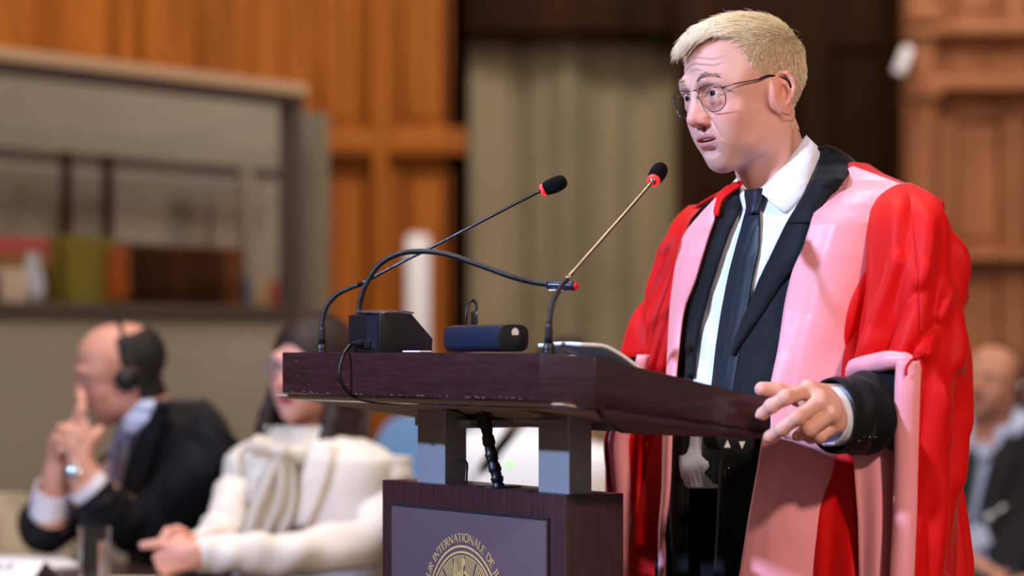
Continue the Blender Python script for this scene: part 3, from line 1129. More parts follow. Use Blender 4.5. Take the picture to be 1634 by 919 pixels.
    for i, z in enumerate(zr):
        t = np.linspace(0, 1, 150)
        ang = aL[i] - t * (2 * PI - (aR[i] - aL[i]))
        dn = np.clip((1.38 - z) / .5, 0, 1)
        fold = .014 * dn * np.sin(ang * 13 + 2 * np.sin(ang * 2 + z)) + .006 * dn * np.sin(ang * 29 + z * 2)
        off = .018 + .025 * dn + .07 * np.clip((1.0 - z) / .7, 0, 1) + fold * (1 + dn)
        off = off * np.ones_like(ang)
        # tuck in under the stole edges
        e = np.minimum(t, 1 - t) / .06
        off = np.where(e < 1, .016 + (off - .016) * np.clip(e, 0, 1) ** 1.0, off)
        P = []
        a = np.interp(z, T.T[:, 0], T.T[:, 1]) + off; b = np.interp(z, T.T[:, 0], T.T[:, 2]) + off; fc = np.interp(z, T.T[:, 0], T.T[:, 3])
        c, q = np.cos(ang), np.sin(ang)
        k = (np.abs(c) ** T.ex + np.abs(q) ** T.ex) ** (-1 / T.ex)
        G.append(T.wor(np.stack([a * c * k, fc + b * q * k, z + .012 + 0 * ang], -1)))
    robe = cloth('robe', np.array(G), .003, RED, speaker)
    # ---- stole
    def rows(a, b, ys):
        return [(y, xedge(a, y), xedge(b, y)) for y in ys]
    f_, l_ = T.f, T.l
    R = rows(STOLE_L_IN, STOLE_L_OUT, [345, 368, 400, 435, 482, 520, 560, 605, 650, 697, 745, 790, 830, 919, 1030, 1150, 1300])
    top = [(267, 1360, 1447, 32), (272, 1353, 1445, 32), (280, 1343, 1438, 30), (298, 1324, 1424, 18), (316, 1312, 1413, 6)]
    allr = top + [r + (0,) for r in R]
    st = lay(T, 'stole', allr, lambda u, v, px, py: .030 + .006 * np.sin(PI * v) + .012 * np.clip((py - 560) / 300, 0, 1) + .003 * np.sin(py / 40 + px / 25) * np.clip((py - 420) / 150, 0, 1),
             PINK, robe, nr=170, nc=26, thick=.0025, back=[-f_ * .008 + np.array((0, 0, -.003)), -f_ * .018 + np.array((0, 0, -.016)), -f_ * .026 + np.array((0, 0, -.045)), -f_ * .03 + np.array((0, 0, -.09))],
             depth=lambda u, v, px, py: (np.clip((360 - py) / 70, 0, 1) ** 1.0 + 0 * v, 3.908 - .100 * v - .012 * np.sin(PI * v) - .00055 * (py - 270 - 32 * v)))
    st['label'] = 'pink silk facing on his left side'
    YS = [330, 350, 370, 400, 435, 482, 520, 560, 605, 650, 697, 745, 790, 830, 919, 1030, 1150, 1300]
    lay(T, 'robe_front', [(y, xedge(STOLE_L_OUT, y) - 26, xedge(STOLE_L_OUT, y) + 34 + 10 * math.sin(y / 130)) for y in YS],
        lambda u, v, px, py: .022 + .008 * np.exp(-((py - 490) / 60) ** 2) + .012 * np.clip((py - 560) / 300, 0, 1) + .006 * v * np.sin(py / 60) + .004 * np.sin(v * 7 + py / 90), RED, robe, nr=110, nc=12, thick=.003)
    # its back part over the shoulder
    ys = np.linspace(0, 1, 12)
    G = []
    for t in ys:
        row = []
        for v in np.linspace(0, 1, 16):
            L = .100 + .125 * v
            F = .045 - .15 * t
            zsurf = np.interp(L, [.07, .10, .15, .19, .215, .24], [1.462, 1.452, 1.434, 1.418, 1.40, 1.37]) + .034 - .25 * max(0, -F - .05) ** 1.5 * 4 - .10 * max(0, F + .01)
            row.append(T.wor(np.array([L, F, zsurf])))
        G.append(row)
    R_IN = [(317, 1144), (341, 1144), (376, 1132), (451, 1109), (494, 1093), (552, 1085), (620, 1078), (697, 1072), (780, 1068), (850, 1060), (919, 1062), (1150, 1045), (1400, 1030)]
    R_OUT = [(317, 1143), (325, 1136), (345, 1117), (376, 1093), (411, 1082), (474, 1072), (560, 1067), (620, 1064), (697, 1060), (780, 1058), (850, 1052), (919, 1048), (1150, 1020), (1400, 1005)]
    st2 = lay(T, 'stole', rows(R_OUT, R_IN, [317, 325, 345, 376, 411, 451, 494, 552, 620, 697, 780, 850, 919, 1030, 1150, 1300]),
              lambda u, v, px, py: .024 + .004 * np.sin(PI * v), PINK, robe, nr=110, nc=14, thick=.0025)
    st2['label'] = 'pink silk facing on his right side'
    # red yoke between stole and neck on the far shoulder
    lay(T, 'yoke', [(289, 1181, 1186), (296, 1164, 1184), (306, 1152, 1170), (318, 1141, 1156), (330, 1140, 1150), (345, 1142, 1147)], .026, RED, robe, nr=24, nc=8, thick=.003)
    return T, robe


def sleeve(name, rows, folds, robe, gap, v0, flip=1, nr=110, nt=120, seed=1, strip=.016, warp=28, zc=None):
    """hanging bell sleeve: rows (py, centre px, half width px, depth Y, half depth m); gap = (lip angle, far lip angle) below row v0"""
    R = np.array(rows, float)
    t = np.linspace(0, 1, nr)
    py = R[0, 0] + (R[-1, 0] - R[0, 0]) * t
    I = [np.interp(py, R[:, 0], R[:, k]) for k in range(1, 5)]
    # smooth the interpolated rows
    for _ in range(6):
        for q in I:
            q[1:-1] = (q[:-2] + 2 * q[1:-1] + q[2:]) / 4
    g0, g1 = math.radians(gap[0]), math.radians(gap[1])
    na = int(nt * (g1 - g0) / (2 * PI))
    th = np.concatenate([np.linspace(g0, g1, na + 1), np.linspace(g1, g0 + 2 * PI, nt - na + 1)[1:]])
    i0 = int(np.argmin(np.abs(py - v0)))
    P = np.zeros((nr, len(th), 3)); PI_ = np.zeros_like(P)
    for i in range(nr):
        cx, a, Y, b = (q[i] for q in I)
        X0 = (cx - CX) * Y / FPX; A = a * Y / FPX
        z = CAMZ - (py[i] - HZ) * Y / FPX
        d = np.zeros_like(th)
        for (ta, ya, tb, yb, w, amp) in folds:
            ta, tb = math.radians(ta), math.radians(tb)
            # distance to a ridge line in (angle, row) space, metres
            k = .09
            p0 = np.array((ta * k, ya / 1100)); p1 = np.array((tb * k, yb / 1100))
            best = np.full(len(th), 9.)
            for sh_ in (0, -2 * PI, 2 * PI):
                q0 = (th + sh_) * k - p0[0]; q1 = py[i] / 1100 - p0[1]
                e = p1 - p0
                u = np.clip((q0 * e[0] + q1 * e[1]) / (e @ e), 0, 1)
                best = np.minimum(best, np.hypot(q0 - u * e[0], q1 - u * e[1]))
            d += 1.25 * amp * np.exp(-(best / w) ** 2)
        sag = np.clip((py[i] - R[0, 0]) / 300, 0, 1)
        d += sag * .0035 * np.sin(7 * th + py[i] / 70 + seed) + sag * .002 * np.sin(15 * th - py[i] / 50 + seed)
        wz = warp * np.exp(-((py[i] - v0) / 45) ** 2) * np.clip((th - g0) / (g1 - g0), 0, 1) * (th <= g1 + .001)
        z_ = z - wz * Y / FPX
        P[i] = np.stack([X0 + (A + d) * np.cos(th), Y - (b + d) * np.sin(th), z_ + 0 * th], 1)
        PI_[i] = np.stack([X0 + (A + d - .006) * np.cos(th), Y - (b + d - .006) * np.sin(th), z_ + 0 * th], 1)
    # local refinement: cloth() wants rows, columns
    mask = np.ones((nr - 1, len(th) - 1), bool)
    mask[i0:, :na] = False
    o = cloth(name, P[:, ::-1], .0025, RED, robe, mask=mask[:, ::-1])
    mask2 = mask.copy()
    mask2[:max(i0 - 12, 0)] = False
    li = cloth('sleeve_lining', PI_[:, ::-1], .0015, PINK, o, mask=mask2[:, ::-1])
    return o, P, i0, na
def hand_sdf(J, scale, h=.0010, mirror=1):
    """J: dict of world points; one continuous skin from the forearm to the finger tips"""
    allp = np.array([p for k in J.values() for p in (k if isinstance(k[0], (tuple, list, np.ndarray, Vector)) else [k])], float)
    s = SDF(allp.min(0) - .03, allp.max(0) + .03, h)
    w = np.array(J['wrist']); 
    S = scale
    if 'elbow' in J:
        s.cap(J['elbow'], w, .040 * S, .0265 * S, .01)
    mc = {}
    for k, r in (('index', .0094), ('middle', .0098), ('ring', .0092), ('pinky', .0082)):
        f = [np.array(p) for p in J[k]]
        mc[k] = f[0]
    # palm: a fan of bones with flesh between
    prev = None
    for k, r0 in (('index', .0135), ('middle', .0135), ('ring', .0128), ('pinky', .0118)):
        base = w + (mc[k] - mc['middle']) * .55
        s.cap(base, mc[k], .0155 * S, r0 * S * .92, .012)
    for a, b in (('index', 'middle'), ('middle', 'ring'), ('ring', 'pinky')):
        m = (mc[a] + mc[b]) / 2
        s.cap(w * .45 + m * .55, m * .93 + w * .07, .0125 * S, .0100 * S, .010)
    if 'heel' in J:
        for p in J['heel']:
            s.ell(p, (.018 * S,) * 3, .015)
    for k, r in (('index', .0094), ('middle', .0097), ('ring', .0092), ('pinky', .0080)):
        f = [np.array(p) for p in J[k]]
        s.ell(f[0], (.0110 * S * r / .0094,) * 3, .006)               # knuckle
        rr = [r * 1.05, r * .98, r * .88, r * .80]
        for i in range(3):
            s.cap(f[i], f[i + 1], rr[i] * S, rr[i + 1] * S, .0030)
            if i: s.ell(f[i], (rr[i] * S * 1.06,) * 3, .003)
        s.ell(f[3], (r * .80 * S,) * 3, .003)
    t = [np.array(p) for p in J['thumb']]
    s.cap(t[0], t[1], .0165 * S, .0125 * S, .012)
    s.cap(t[1], t[2], .0120 * S, .0108 * S, .004)
    s.cap(t[2], t[3], .0108 * S, .0092 * S, .003)
    return s


def hand_cols(V, base, tips, red=(1.05, .74, .68), r=.012):
    c = np.tile(np.array(lin(base)), (len(V), 1))
    for p in tips:
        g = np.exp(-(((V - np.array(p)) ** 2).sum(1)) / r ** 2)[:, None] * .6
        c = c * (1 - g) + c * np.array(red) * g
    return c


def nail(pos, along, up, w, l, parent, m=None):
    a = Vector(along).normalized(); u = Vector(up); u = (u - a * u.dot(a)).normalized(); sd = a.cross(u)
    V = []
    n, k = 7, 7
    for i in range(n):
        for j in range(k):
            x = (i / (n - 1) * 2 - 1); y = (j / (k - 1) * 2 - 1)
            rx = x * l * .5; ry = y * w * .5 * math.sqrt(max(.12, 1 - .75 * abs(x) ** 3))
            V.append(Vector(pos) + a * rx + sd * ry - u * (y * y * w * .20 + x * x * l * .05))
    return cloth('fingernail', np.array([tuple(v) for v in V]).reshape(n, k, 3), .0006, m or NAIL, parent)


def arm_tube(name, pts, rad, material, parent, n=40, m=70, wr=.002, flat=1.0, seed=0, cut=0):
    """jacket sleeve with soft wrinkles, open at the cuff"""
    C = crom(np.array([tuple(p) for p in pts], float), m)
    R = crom(np.array(rad, float)[:, None], m)[:, 0]
    rng = np.random.default_rng(seed)
    G = []
    up = np.array((0, 0, 1.))
    for i in range(m):
        t = C[min(i + 1, m - 1)] - C[max(i - 1, 0)]; t /= np.linalg.norm(t)
        up = up - t * (t @ up); up /= np.linalg.norm(up)
        sd = np.cross(t, up)
        a = np.linspace(0, 2 * PI, n + 1)
        u = i / (m - 1)
        d = wr * (np.sin(3 * a + u * 22 + seed) * .6 + np.sin(2 * a - u * 35 + 1.3 * seed) * .6 + .5 * np.sin(u * 60 + 2 * np.sin(a + seed))) * min(1, (1 - u) * 4 + .15)
        r = R[i] + d
        G.append(C[i] + (np.cos(a)[:, None] * sd * flat + np.sin(a)[:, None] * up) * r[:, None])
    return cloth(name, np.array(G), .0025, material, parent, flip=True), C, np.array(G)


def speaker_arms(T, robe):
    # ---------------- his left arm (towards the camera): hand on the corner of the lectern
    Y0 = 3.615
    W = at(1338, 648, 3.662)
    J = {
        'elbow': tuple(at(1395, 655, 3.70)),
        'wrist': tuple(W),
        'index': [at(1290, 623, 3.618), at(1254, 634, 3.588), at(1231, 648, 3.596), at(1217, 660, 3.606)],
        'middle': [at(1308, 641, 3.606), at(1272, 666, 3.578), at(1247, 684, 3.586), at(1229, 697, 3.598)],
        'ring': [at(1326, 659, 3.607), at(1292, 685, 3.588), at(1273, 692, 3.610), at(1258, 690, 3.628)],
        'pinky': [at(1335, 677, 3.620), at(1308, 696, 3.608), at(1294, 698, 3.624), at(1280, 694, 3.638)],
        'thumb': [at(1312, 640, 3.672), at(1274, 632, 3.672), at(1240, 624, 3.660), at(1216, 621, 3.652)],
        'heel': [at(1316, 655, 3.650), at(1300, 640, 3.655)],
    }
    J = {k: ([tuple(p) for p in v] if isinstance(v, list) else v) for k, v in J.items()}
    s = hand_sdf(J, 1.10, .00105)
    V, F = s.mesh(); V = relax(V, F, 1, .3)
    tips = [J[k][3] for k in ('index', 'middle', 'ring', 'pinky', 'thumb')] + [J[k][0] for k in ('index', 'middle', 'ring', 'pinky')] + [J[k][1] for k in ('index', 'middle', 'ring')]
    cols = hand_cols(V, (224, 170, 152), tips)
    # knuckle creases
    body_parts.append((V, F, cols))
    for k, sc in (('index', 1), ('middle', 1)):
        a = Vector(J[k][3]) - Vector(J[k][2]); u = Vector((-.10, -1, .38))
        a.normalize(); uu = (u - a * u.dot(a)).normalized()
        nail(Vector(J[k][3]) + a * .0010 + uu * .0089, a, uu, .0108, .0125, speaker)
    # shirt cuff and jacket sleeve
    el = Vector((.552, 3.775, 1.125)); sh = Vector(T.wor(np.array([.205, -.035, 1.375])))
    arm_tube('shirt_cuff', [at(1380, 655, 3.69), at(1340, 662, 3.664), at(1318, 664, 3.650)], [.040, .0405, .0405], SHIRT, speaker, m=24, wr=.0006)
    o, C, G = arm_tube('jacket_sleeve', [sh, Vector((.548, 3.80, 1.25)), el, at(1430, 652, 3.72), at(1375, 660, 3.686), at(1327, 664, 3.656)], [.058, .046, .050, .054, .0535, .0505], SUIT, speaker, n=48, m=110, wr=.0042, seed=2)
    for i in range(4):
        b = MB()
        flat = G.reshape(-1, 3)
        q = np.stack([CX + FPX * flat[:, 0] / flat[:, 1], HZ - FPX * (flat[:, 2] - CAMZ) / flat[:, 1]], 1)
        d_ = np.hypot(q[:, 0] - (1370 + i * 8.5), q[:, 1] - (704 - i * 1.5)) + np.where(flat[:, 1] > C[-20][1], 100, 0)
        k_ = int(np.argmin(d_)); p = Vector(flat[k_]); cc = C[k_ // G.shape[1]]
        nn = (p - Vector(cc)).normalized()
        b.lathe([(.0001, -.003), (.0050, -.002), (.0054, .0012), (.0040, .0026), (.0001, .0018)], p, nn, 16)
        b.build('sleeve_button', BUTTON, o, True)
    # ---------------- his right arm: forearm on the desk beyond
    J2 = {'elbow': (.215, 4.25, 1.150), 'wrist': (.165, 4.18, 1.136),
          'index': [(.098, 4.070, 1.176), (.072, 4.030, 1.170), (.062, 4.010, 1.160), (.055, 3.997, 1.156)],
          'middle': [(.088, 4.088, 1.176), (.058, 4.050, 1.170), (.046, 4.028, 1.160), (.040, 4.012, 1.156)],
          'ring': [(.084, 4.106, 1.172), (.054, 4.072, 1.166), (.042, 4.052, 1.158), (.034, 4.038, 1.154)],
          'pinky': [(.082, 4.124, 1.166), (.058, 4.098, 1.162), (.048, 4.082, 1.156), (.040, 4.070, 1.153)],
          'thumb': [(.140, 4.130, 1.145), (.122, 4.070, 1.160), (.108, 4.040, 1.156), (.096, 4.018, 1.154)]}
    s = hand_sdf(J2, .95, .0016)
    V, F = s.mesh()
    body_parts.append((V, F, hand_cols(V, (224, 170, 152), [])))
    sh2 = Vector(T.wor(np.array([-.205, -.035, 1.375])))
    arm_tube('jacket_sleeve', [sh2, (.28, 4.27, 1.25), (.250, 4.30, 1.155), (.22, 4.25, 1.140), (.190, 4.21, 1.136)], [.066, .056, .048, .042, .040], SUIT, speaker, m=50, seed=5)
    # ---------------- near sleeve of the robe
    folds = [(60, 330, 20, 470, .018, .013), (20, 350, 5, 560, .014, -.012), (48, 340, 40, 520, .010, -.009), (62, 470, 92, 560, .012, .010), (35, 400, 60, 640, .016, .008), (75, 360, 110, 560, .018, .010),
             (95, 330, 140, 520, .016, -.008), (120, 420, 165, 590, .014, .015), (100, 470, 150, 585, .010, -.013), (88, 430, 125, 540, .009, .007), (10, 560, 30, 760, .02, .008),
             (50, 600, 45, 900, .013, -.010), (70, 620, 66, 980, .014, .008), (20, 700, 12, 1000, .014, -.009), (80, 520, 108, 572, .010, -.010), (88, 560, 60, 700, .012, .006),
             (30, 318, 10, 345, .007, -.008), (10, 322, 12, 380, .007, .006), (45, 316, 30, 372, .006, -.005)]
    rows = [(296, 1440, 14, 3.845, .030), (302, 1441, 30, 3.838, .060), (312, 1442, 45, 3.83, .085), (330, 1442, 55, 3.815, .100), (360, 1448, 64, 3.80, .108), (400, 1451, 66, 3.79, .112), (450, 1455, 71, 3.785, .112), (500, 1457, 79, 3.78, .114), (540, 1457, 83, 3.775, .116),
            (575, 1455, 85, 3.77, .120), (620, 1452, 85, 3.77, .124), (700, 1449, 84, 3.775, .128), (800, 1446, 81, 3.78, .130), (919, 1440, 78, 3.79, .132), (1180, 1425, 92, 3.80, .14)]
    o, P, i0, na = sleeve('robe_sleeve', rows, folds, robe, (97, 196), 577, nr=150, nt=150, warp=26)
    o['label'] = 'wide red hanging sleeve over his left arm'
    # facing strips along the slit
    def strip(name, col, sgn, w, i_from, i_to, up=0):
        G = []
        for i in range(i_from, i_to):
            c = P[i]
            base = c[col]; nxt = c[(col - 1) % len(c)] if sgn < 0 else c[col + 1]
            t = nxt - base; t /= np.linalg.norm(t) + 1e-9
            out = np.array((0, -1, 0.)) * .003 + np.array((-1, 0, 0)) * .002
            G.append([base + out * .6 - t * .001, base + out * 1.8 + t * w * .33, base + out * 1.9 + t * w * .66, base + out * .9 + t * w])
        return cloth(name, np.array(G), .0015, PINK, o, flip=True)
    # near lip lies at column 0 (angle 97)
    G = []
    for i in range(i0, len(P)):
        b = P[i][0]
        wv = .0018 * math.sin(i * .09)
        G.append([b + np.array((.004, .004, 0)), b + np.array((.003, -.0035, 0)), b + np.array((-.008 + wv * .3, -.0055, 0)), b + np.array((-.019 + wv, -.004, 0)), b + np.array((-.026 + wv, .004, 0)), b + np.array((-.024, .016, 0))])
    f = cloth('sleeve_facing', np.array(G), .0015, PINK, o, flip=True); f['label'] = 'pale pink turned edge of the sleeve opening'
    # upper lip: turned up facing over the forearm
    G = []
    for j in range(0, na + 1):
        b = P[i0][max(0, j - 5):min(na, j + 5) + 1].mean(0)
        out = np.array((math.cos(math.radians(97 + 99 * j / na)), -math.sin(math.radians(97 + 99 * j / na)), 0))
        k = math.sin(PI * min(1, .12 + j / na * .9))
        G.append([b + out * .004 + np.array((0, 0, .020 * k)), b + out * .013 + np.array((0, 0, .018 * k)), b + out * .0155 + np.array((0, 0, .008 * k)), b + out * .0145 + np.array((0, 0, .000)), b + out * .007 + np.array((0, 0, -.005)), b - out * .010 + np.array((0, 0, -.002))])
    f = cloth('sleeve_facing', np.array(G), .0015, PINK, o); f['label'] = 'pink turned-back cuff over the forearm'
    G = []
    for i in range(46):
        u = i / 45; y = 690 + u * 460
        xl = np.interp(y, [690, 750, 830, 919, 1150], [1357, 1363, 1369, 1371, 1366]); row = []
        for v in np.linspace(0, 1, 16):
            px_ = xl + (1446 - xl) * v
            row.append(at(px_, y, 3.715 - .012 * math.sin(PI * v) + .010 * math.sin(v * 9 + u * 2) * (.3 + u)))
        G.append([tuple(q) for q in row])
    lg = cloth('sleeve_lining', np.array(G), .0015, PINK, o); lg['label'] = 'pink lining seen inside the sleeve opening'
    bt = P[i0][0] + np.array((.001, -.006, .004))
    m = MB(); m.lathe([(.0001, 0), (.0085, .001), (.0095, .004), (.007, .007), (.0001, .008)], bt + np.array((.004, 0, .008)), (0, -1, .1), 24)
    m.build('robe_button', RED, o, True)
    m = MB()
    pts = [bt + np.array(q) for q in ((.004, -.003, .004), (-.004, -.006, .001), (-.012, -.007, -.003), (-.018, -.006, -.012), (-.019, -.004, -.024))]
    cp = crom(np.array(pts), 40)
    m.tube([Vector(c) for c in cp], [.0019 + .0005 * math.sin(i * 1.6) for i in range(40)], 10)
    c_ = m.build('cord', RED, o, True); c_['label'] = 'twisted red cord looped to the sleeve button'
    # ---------------- far sleeve
    rows = [(330, 1122, 22, 4.20, .03), (345, 1108, 30, 4.205, .06), (380, 1098, 34, 4.21, .08), (430, 1090, 38, 4.215, .085), (470, 1078, 42, 4.22, .09), (510, 1066, 48, 4.225, .095), (545, 1058, 44, 4.23, .10), (580, 1050, 44, 4.235, .10), (640, 1038, 50, 4.24, .10),
            (700, 1024, 58, 4.25, .10), (800, 1026, 54, 4.25, .11), (919, 1030, 50, 4.25, .12), (1180, 1035, 55, 4.25, .13)]
    folds = [(150, 400, 175, 560, .02, .012), (170, 470, 130, 570, .014, -.008), (60, 600, 70, 1100, .018, .012), (95, 620, 90, 1100, .016, -.012), (30, 600, 35, 1100, .016, .010)]
    o2, P2, i2, na2 = sleeve('robe_sleeve', rows, folds, robe, (118, 172), 566, nr=120, nt=110, seed=3, warp=4)
    o2['label'] = 'wide red hanging sleeve over his right arm'
    G = []
    for i in range(i2, len(P2)):
        b = P2[i][0]
        G.append([b + np.array((.003, .004, 0)), b + np.array((.002, -.004, 0)), b + np.array((-.009, -.005, 0)), b + np.array((-.019, -.002, 0)), b + np.array((-.018, .010, 0))])
    f = cloth('sleeve_facing', np.array(G), .0015, PINK, o2, flip=True)


def finish_body(T):
    """limbs under the clothes, then everything stitched into one continuous skin"""
    ch = Vector(T.wor(np.array([0, -.03, 1.40])))
    shl, shr = Vector(T.wor(np.array([.165, -.035, 1.385]))), Vector(T.wor(np.array([-.165, -.035, 1.385])))
    nk = HM @ Vector((0, -.060, -.190))
    elL, wL = Vector((.548, 3.785, 1.130)), at(1392, 655, 3.70)
    elR, wR = Vector((.248, 4.295, 1.155)), Vector((.213, 4.248, 1.150))
    hip = Vector(T.wor(np.array([0, -.02, .92])))
    bones = [(nk, ch, .040, .06), (ch, hip, .075, .085), (ch, shl, .06, .048), (ch, shr, .06, .048), (shl, elL, .045, .036), (elL, wL, .036, .034), (shr, elR, .045, .034), (elR, wR, .034, .032)]
    for sx in (-1, 1):
        k = Vector(T.wor(np.array([sx * .095, 0, .50]))); f = Vector(T.wor(np.array([sx * .105, -.02, .09])))
        bones += [(hip, k, .075, .052), (k, f, .052, .038)]
    P = np.array([tuple(q) for b in bones for q in b[:2]])
    s = SDF(P.min(0) - .1, P.max(0) + .1, .006)
    for a, b, ra, rb in bones:
        s.cap(tuple(a), tuple(b), ra, rb, .03)
    V, F = s.mesh()
    C = np.tile(np.array(lin((222, 166, 150))), (len(V), 1))
    near = [nk, wL, wR]
    for (pv, pf, pc), nr_ in zip(body_parts, near):
        pv, pf, pc = drop_crumbs(pv, pf, pc, 900)
        n0 = len(V)
        V = np.concatenate([V, pv]); F = np.concatenate([F, pf + n0]); C = np.concatenate([C, pc])
        F = stitch(V, F, n0, tuple(nr_))
    o = mesh_obj('body', V, F, SKIN, speaker)
    vcol(o, C)
    return o
# ------------------------------------------------------------------ the lectern
LU = Vector((-.53, .848, 0)); LN = Vector((-.848, -.53, 0)); LB = Vector((.346, 3.65, 0))


def lp(t, s, z):
    """lectern frame: t forwards from the speaker's edge, s away from the near side"""
    return LB + LN * t + LU * s + Vector((0, 0, z))


def spx(px, t):
    """s of the point seen in column px at forward distance t"""
    k = (px - CX) / FPX
    return (.346 - .848 * t - k * (3.65 - .53 * t)) / (k * .848 + .53)


DARKWOOD = wood('dark_wood', (64, 34, 38), (38, 18, 20), scale=14, stretch=(1, 1, 9), rough=.32, coat=.25)
DARKWOOD_V = wood('dark_wood_upright', (66, 36, 40), (42, 20, 24), scale=60, stretch=(3, 3, .12), rough=.35, coat=.2)
UNDER = mat('pale_underside', (188, 166, 132), rough=.6, var=(5, .12))
POST = mat('grey_post', (150, 152, 158), rough=.38, metal=.35, bump=(800, .08, .0004))
PLAQUE = mat('plum_plaque', (92, 70, 78), rough=.5, metal=.0, bump=(900, .06, .0004))
GOLD = mat('gold_print', (214, 176, 104), rough=.5)
BLACK = mat('black_plastic', (16, 17, 20), rough=.42, bump=(600, .05, .0004))
BLUE_LIT = mat('blue_lit_black', (30, 36, 46), rough=.3)  # black plastic tinted as if under the blue light
RUBBER = mat('rubber_cable', (12, 12, 13), rough=.45)
GUNMETAL = mat('gunmetal', (70, 66, 66), rough=.3, metal=.9)
BRONZE = mat('bronze_shaft', (150, 138, 120), rough=.28, metal=1)
FOAM = mat('foam', (17, 17, 20), rough=.95, bump=(1500, .9, .0012), spec=.1)
REDLED = mat('red_light_ring', (255, 60, 60), rough=.4, emit=((255, 30, 40), 1.6))
REDDIM = mat('red_end', (190, 20, 30), rough=.3, emit=((220, 10, 25), .3))
WHITE_PL = mat('white_print', (225, 225, 225), rough=.5)
NAVYPL = mat('navy_plastic', (26, 34, 54), rough=.35)
PAPER = mat('paper', (240, 240, 246), rough=.7)

SERIF = {  # strokes: thick stems 't', thin 'n'; unit height, x width first
    'I': (.30, [('t', (.15, 0), (.15, 1))], [(.15, 0), (.15, 1)]),
    'N': (.80, [('n', (.12, 0), (.12, 1)), ('t', (.12, 1), (.68, 0)), ('n', (.68, 0), (.68, 1))], [(.12, 0), (.12, 1), (.68, 1)]),
    'T': (.66, [('t', (.33, 0), (.33, 1)), ('n', (.02, .97), (.64, .97)), ('n', (.03, .97), (.03, .84)), ('n', (.63, .97), (.63, .84))], [(.33, 0)]),
    'E': (.58, [('t', (.14, 0), (.14, 1)), ('n', (.06, .97), (.52, .97)), ('n', (.14, .52), (.44, .52)), ('n', (.06, .03), (.54, .03)), ('n', (.52, .97), (.52, .85)), ('n', (.54, .03), (.54, .16))], []),
    'R': (.68, [('t', (.14, 0), (.14, 1)), ('n', (.06, .97), (.36, .97)), ('t', (.36, .97), (.50, .88), (.52, .74), (.46, .60), (.34, .53)), ('n', (.34, .53), (.14, .53)), ('t', (.32, .53), (.64, .0))], [(.14, 0)]),
    'A': (.74, [('n', (.08, 0), (.36, 1)), ('t', (.38, 1), (.66, 0)), ('n', (.18, .35), (.56, .35))], [(.08, 0), (.66, 0)]),
    'O': (.84, [('t', (.42, 1), (.20, .90), (.08, .68), (.08, .34), (.20, .10), (.42, 0), (.64, .10), (.76, .34), (.76, .68), (.64, .90), (.42, 1))], []),
    'L': (.56, [('t', (.14, 0), (.14, 1)), ('n', (.06, .03), (.52, .03)), ('n', (.52, .03), (.52, .18))], [(.14, 1)]),
    'D': (.78, [('t', (.14, 0), (.14, 1)), ('n', (.06, .97), (.38, .97)), ('t', (.38, .97), (.60, .86), (.70, .62), (.70, .38), (.60, .14), (.38, .03)), ('n', (.38, .03), (.06, .03))], []),
    'J': (.34, [('t', (.20, 1), (.20, .08)), ('n', (.20, .08), (.12, -.14), (.0, -.2))], [(.20, 1)]),
    'U': (.76, [('t', (.14, 1), (.14, .28), (.24, .06), (.40, 0), (.56, .06), (.64, .28)), ('n', (.64, .28), (.64, 1))], [(.14, 1), (.64, 1)]),
    'C': (.74, [('t', (.68, .84), (.46, 1), (.20, .90), (.08, .66), (.08, .34), (.20, .10), (.46, 0), (.68, .14))], []),
    'S': (.54, [('t', (.46, .84), (.30, 1), (.12, .88), (.12, .68), (.30, .54), (.46, .40), (.46, .16), (.28, 0), (.08, .12))], []),
    ' ': (.36, [], []),
}


def stroke2d(pts, w):
    """flat ribbon polygons along a polyline"""
    out = []
    P = [Vector((*p, 0)) for p in pts]
    L, Rr = [], []
    for i, p in enumerate(P):
        d = (P[min(i + 1, len(P) - 1)] - P[max(i - 1, 0)]).normalized()
        nn = Vector((-d.y, d.x, 0)) * w / 2
        L.append(p + nn); Rr.append(p - nn)
    for i in range(len(P) - 1):
        out.append([L[i], L[i + 1], Rr[i + 1], Rr[i]])
    return out


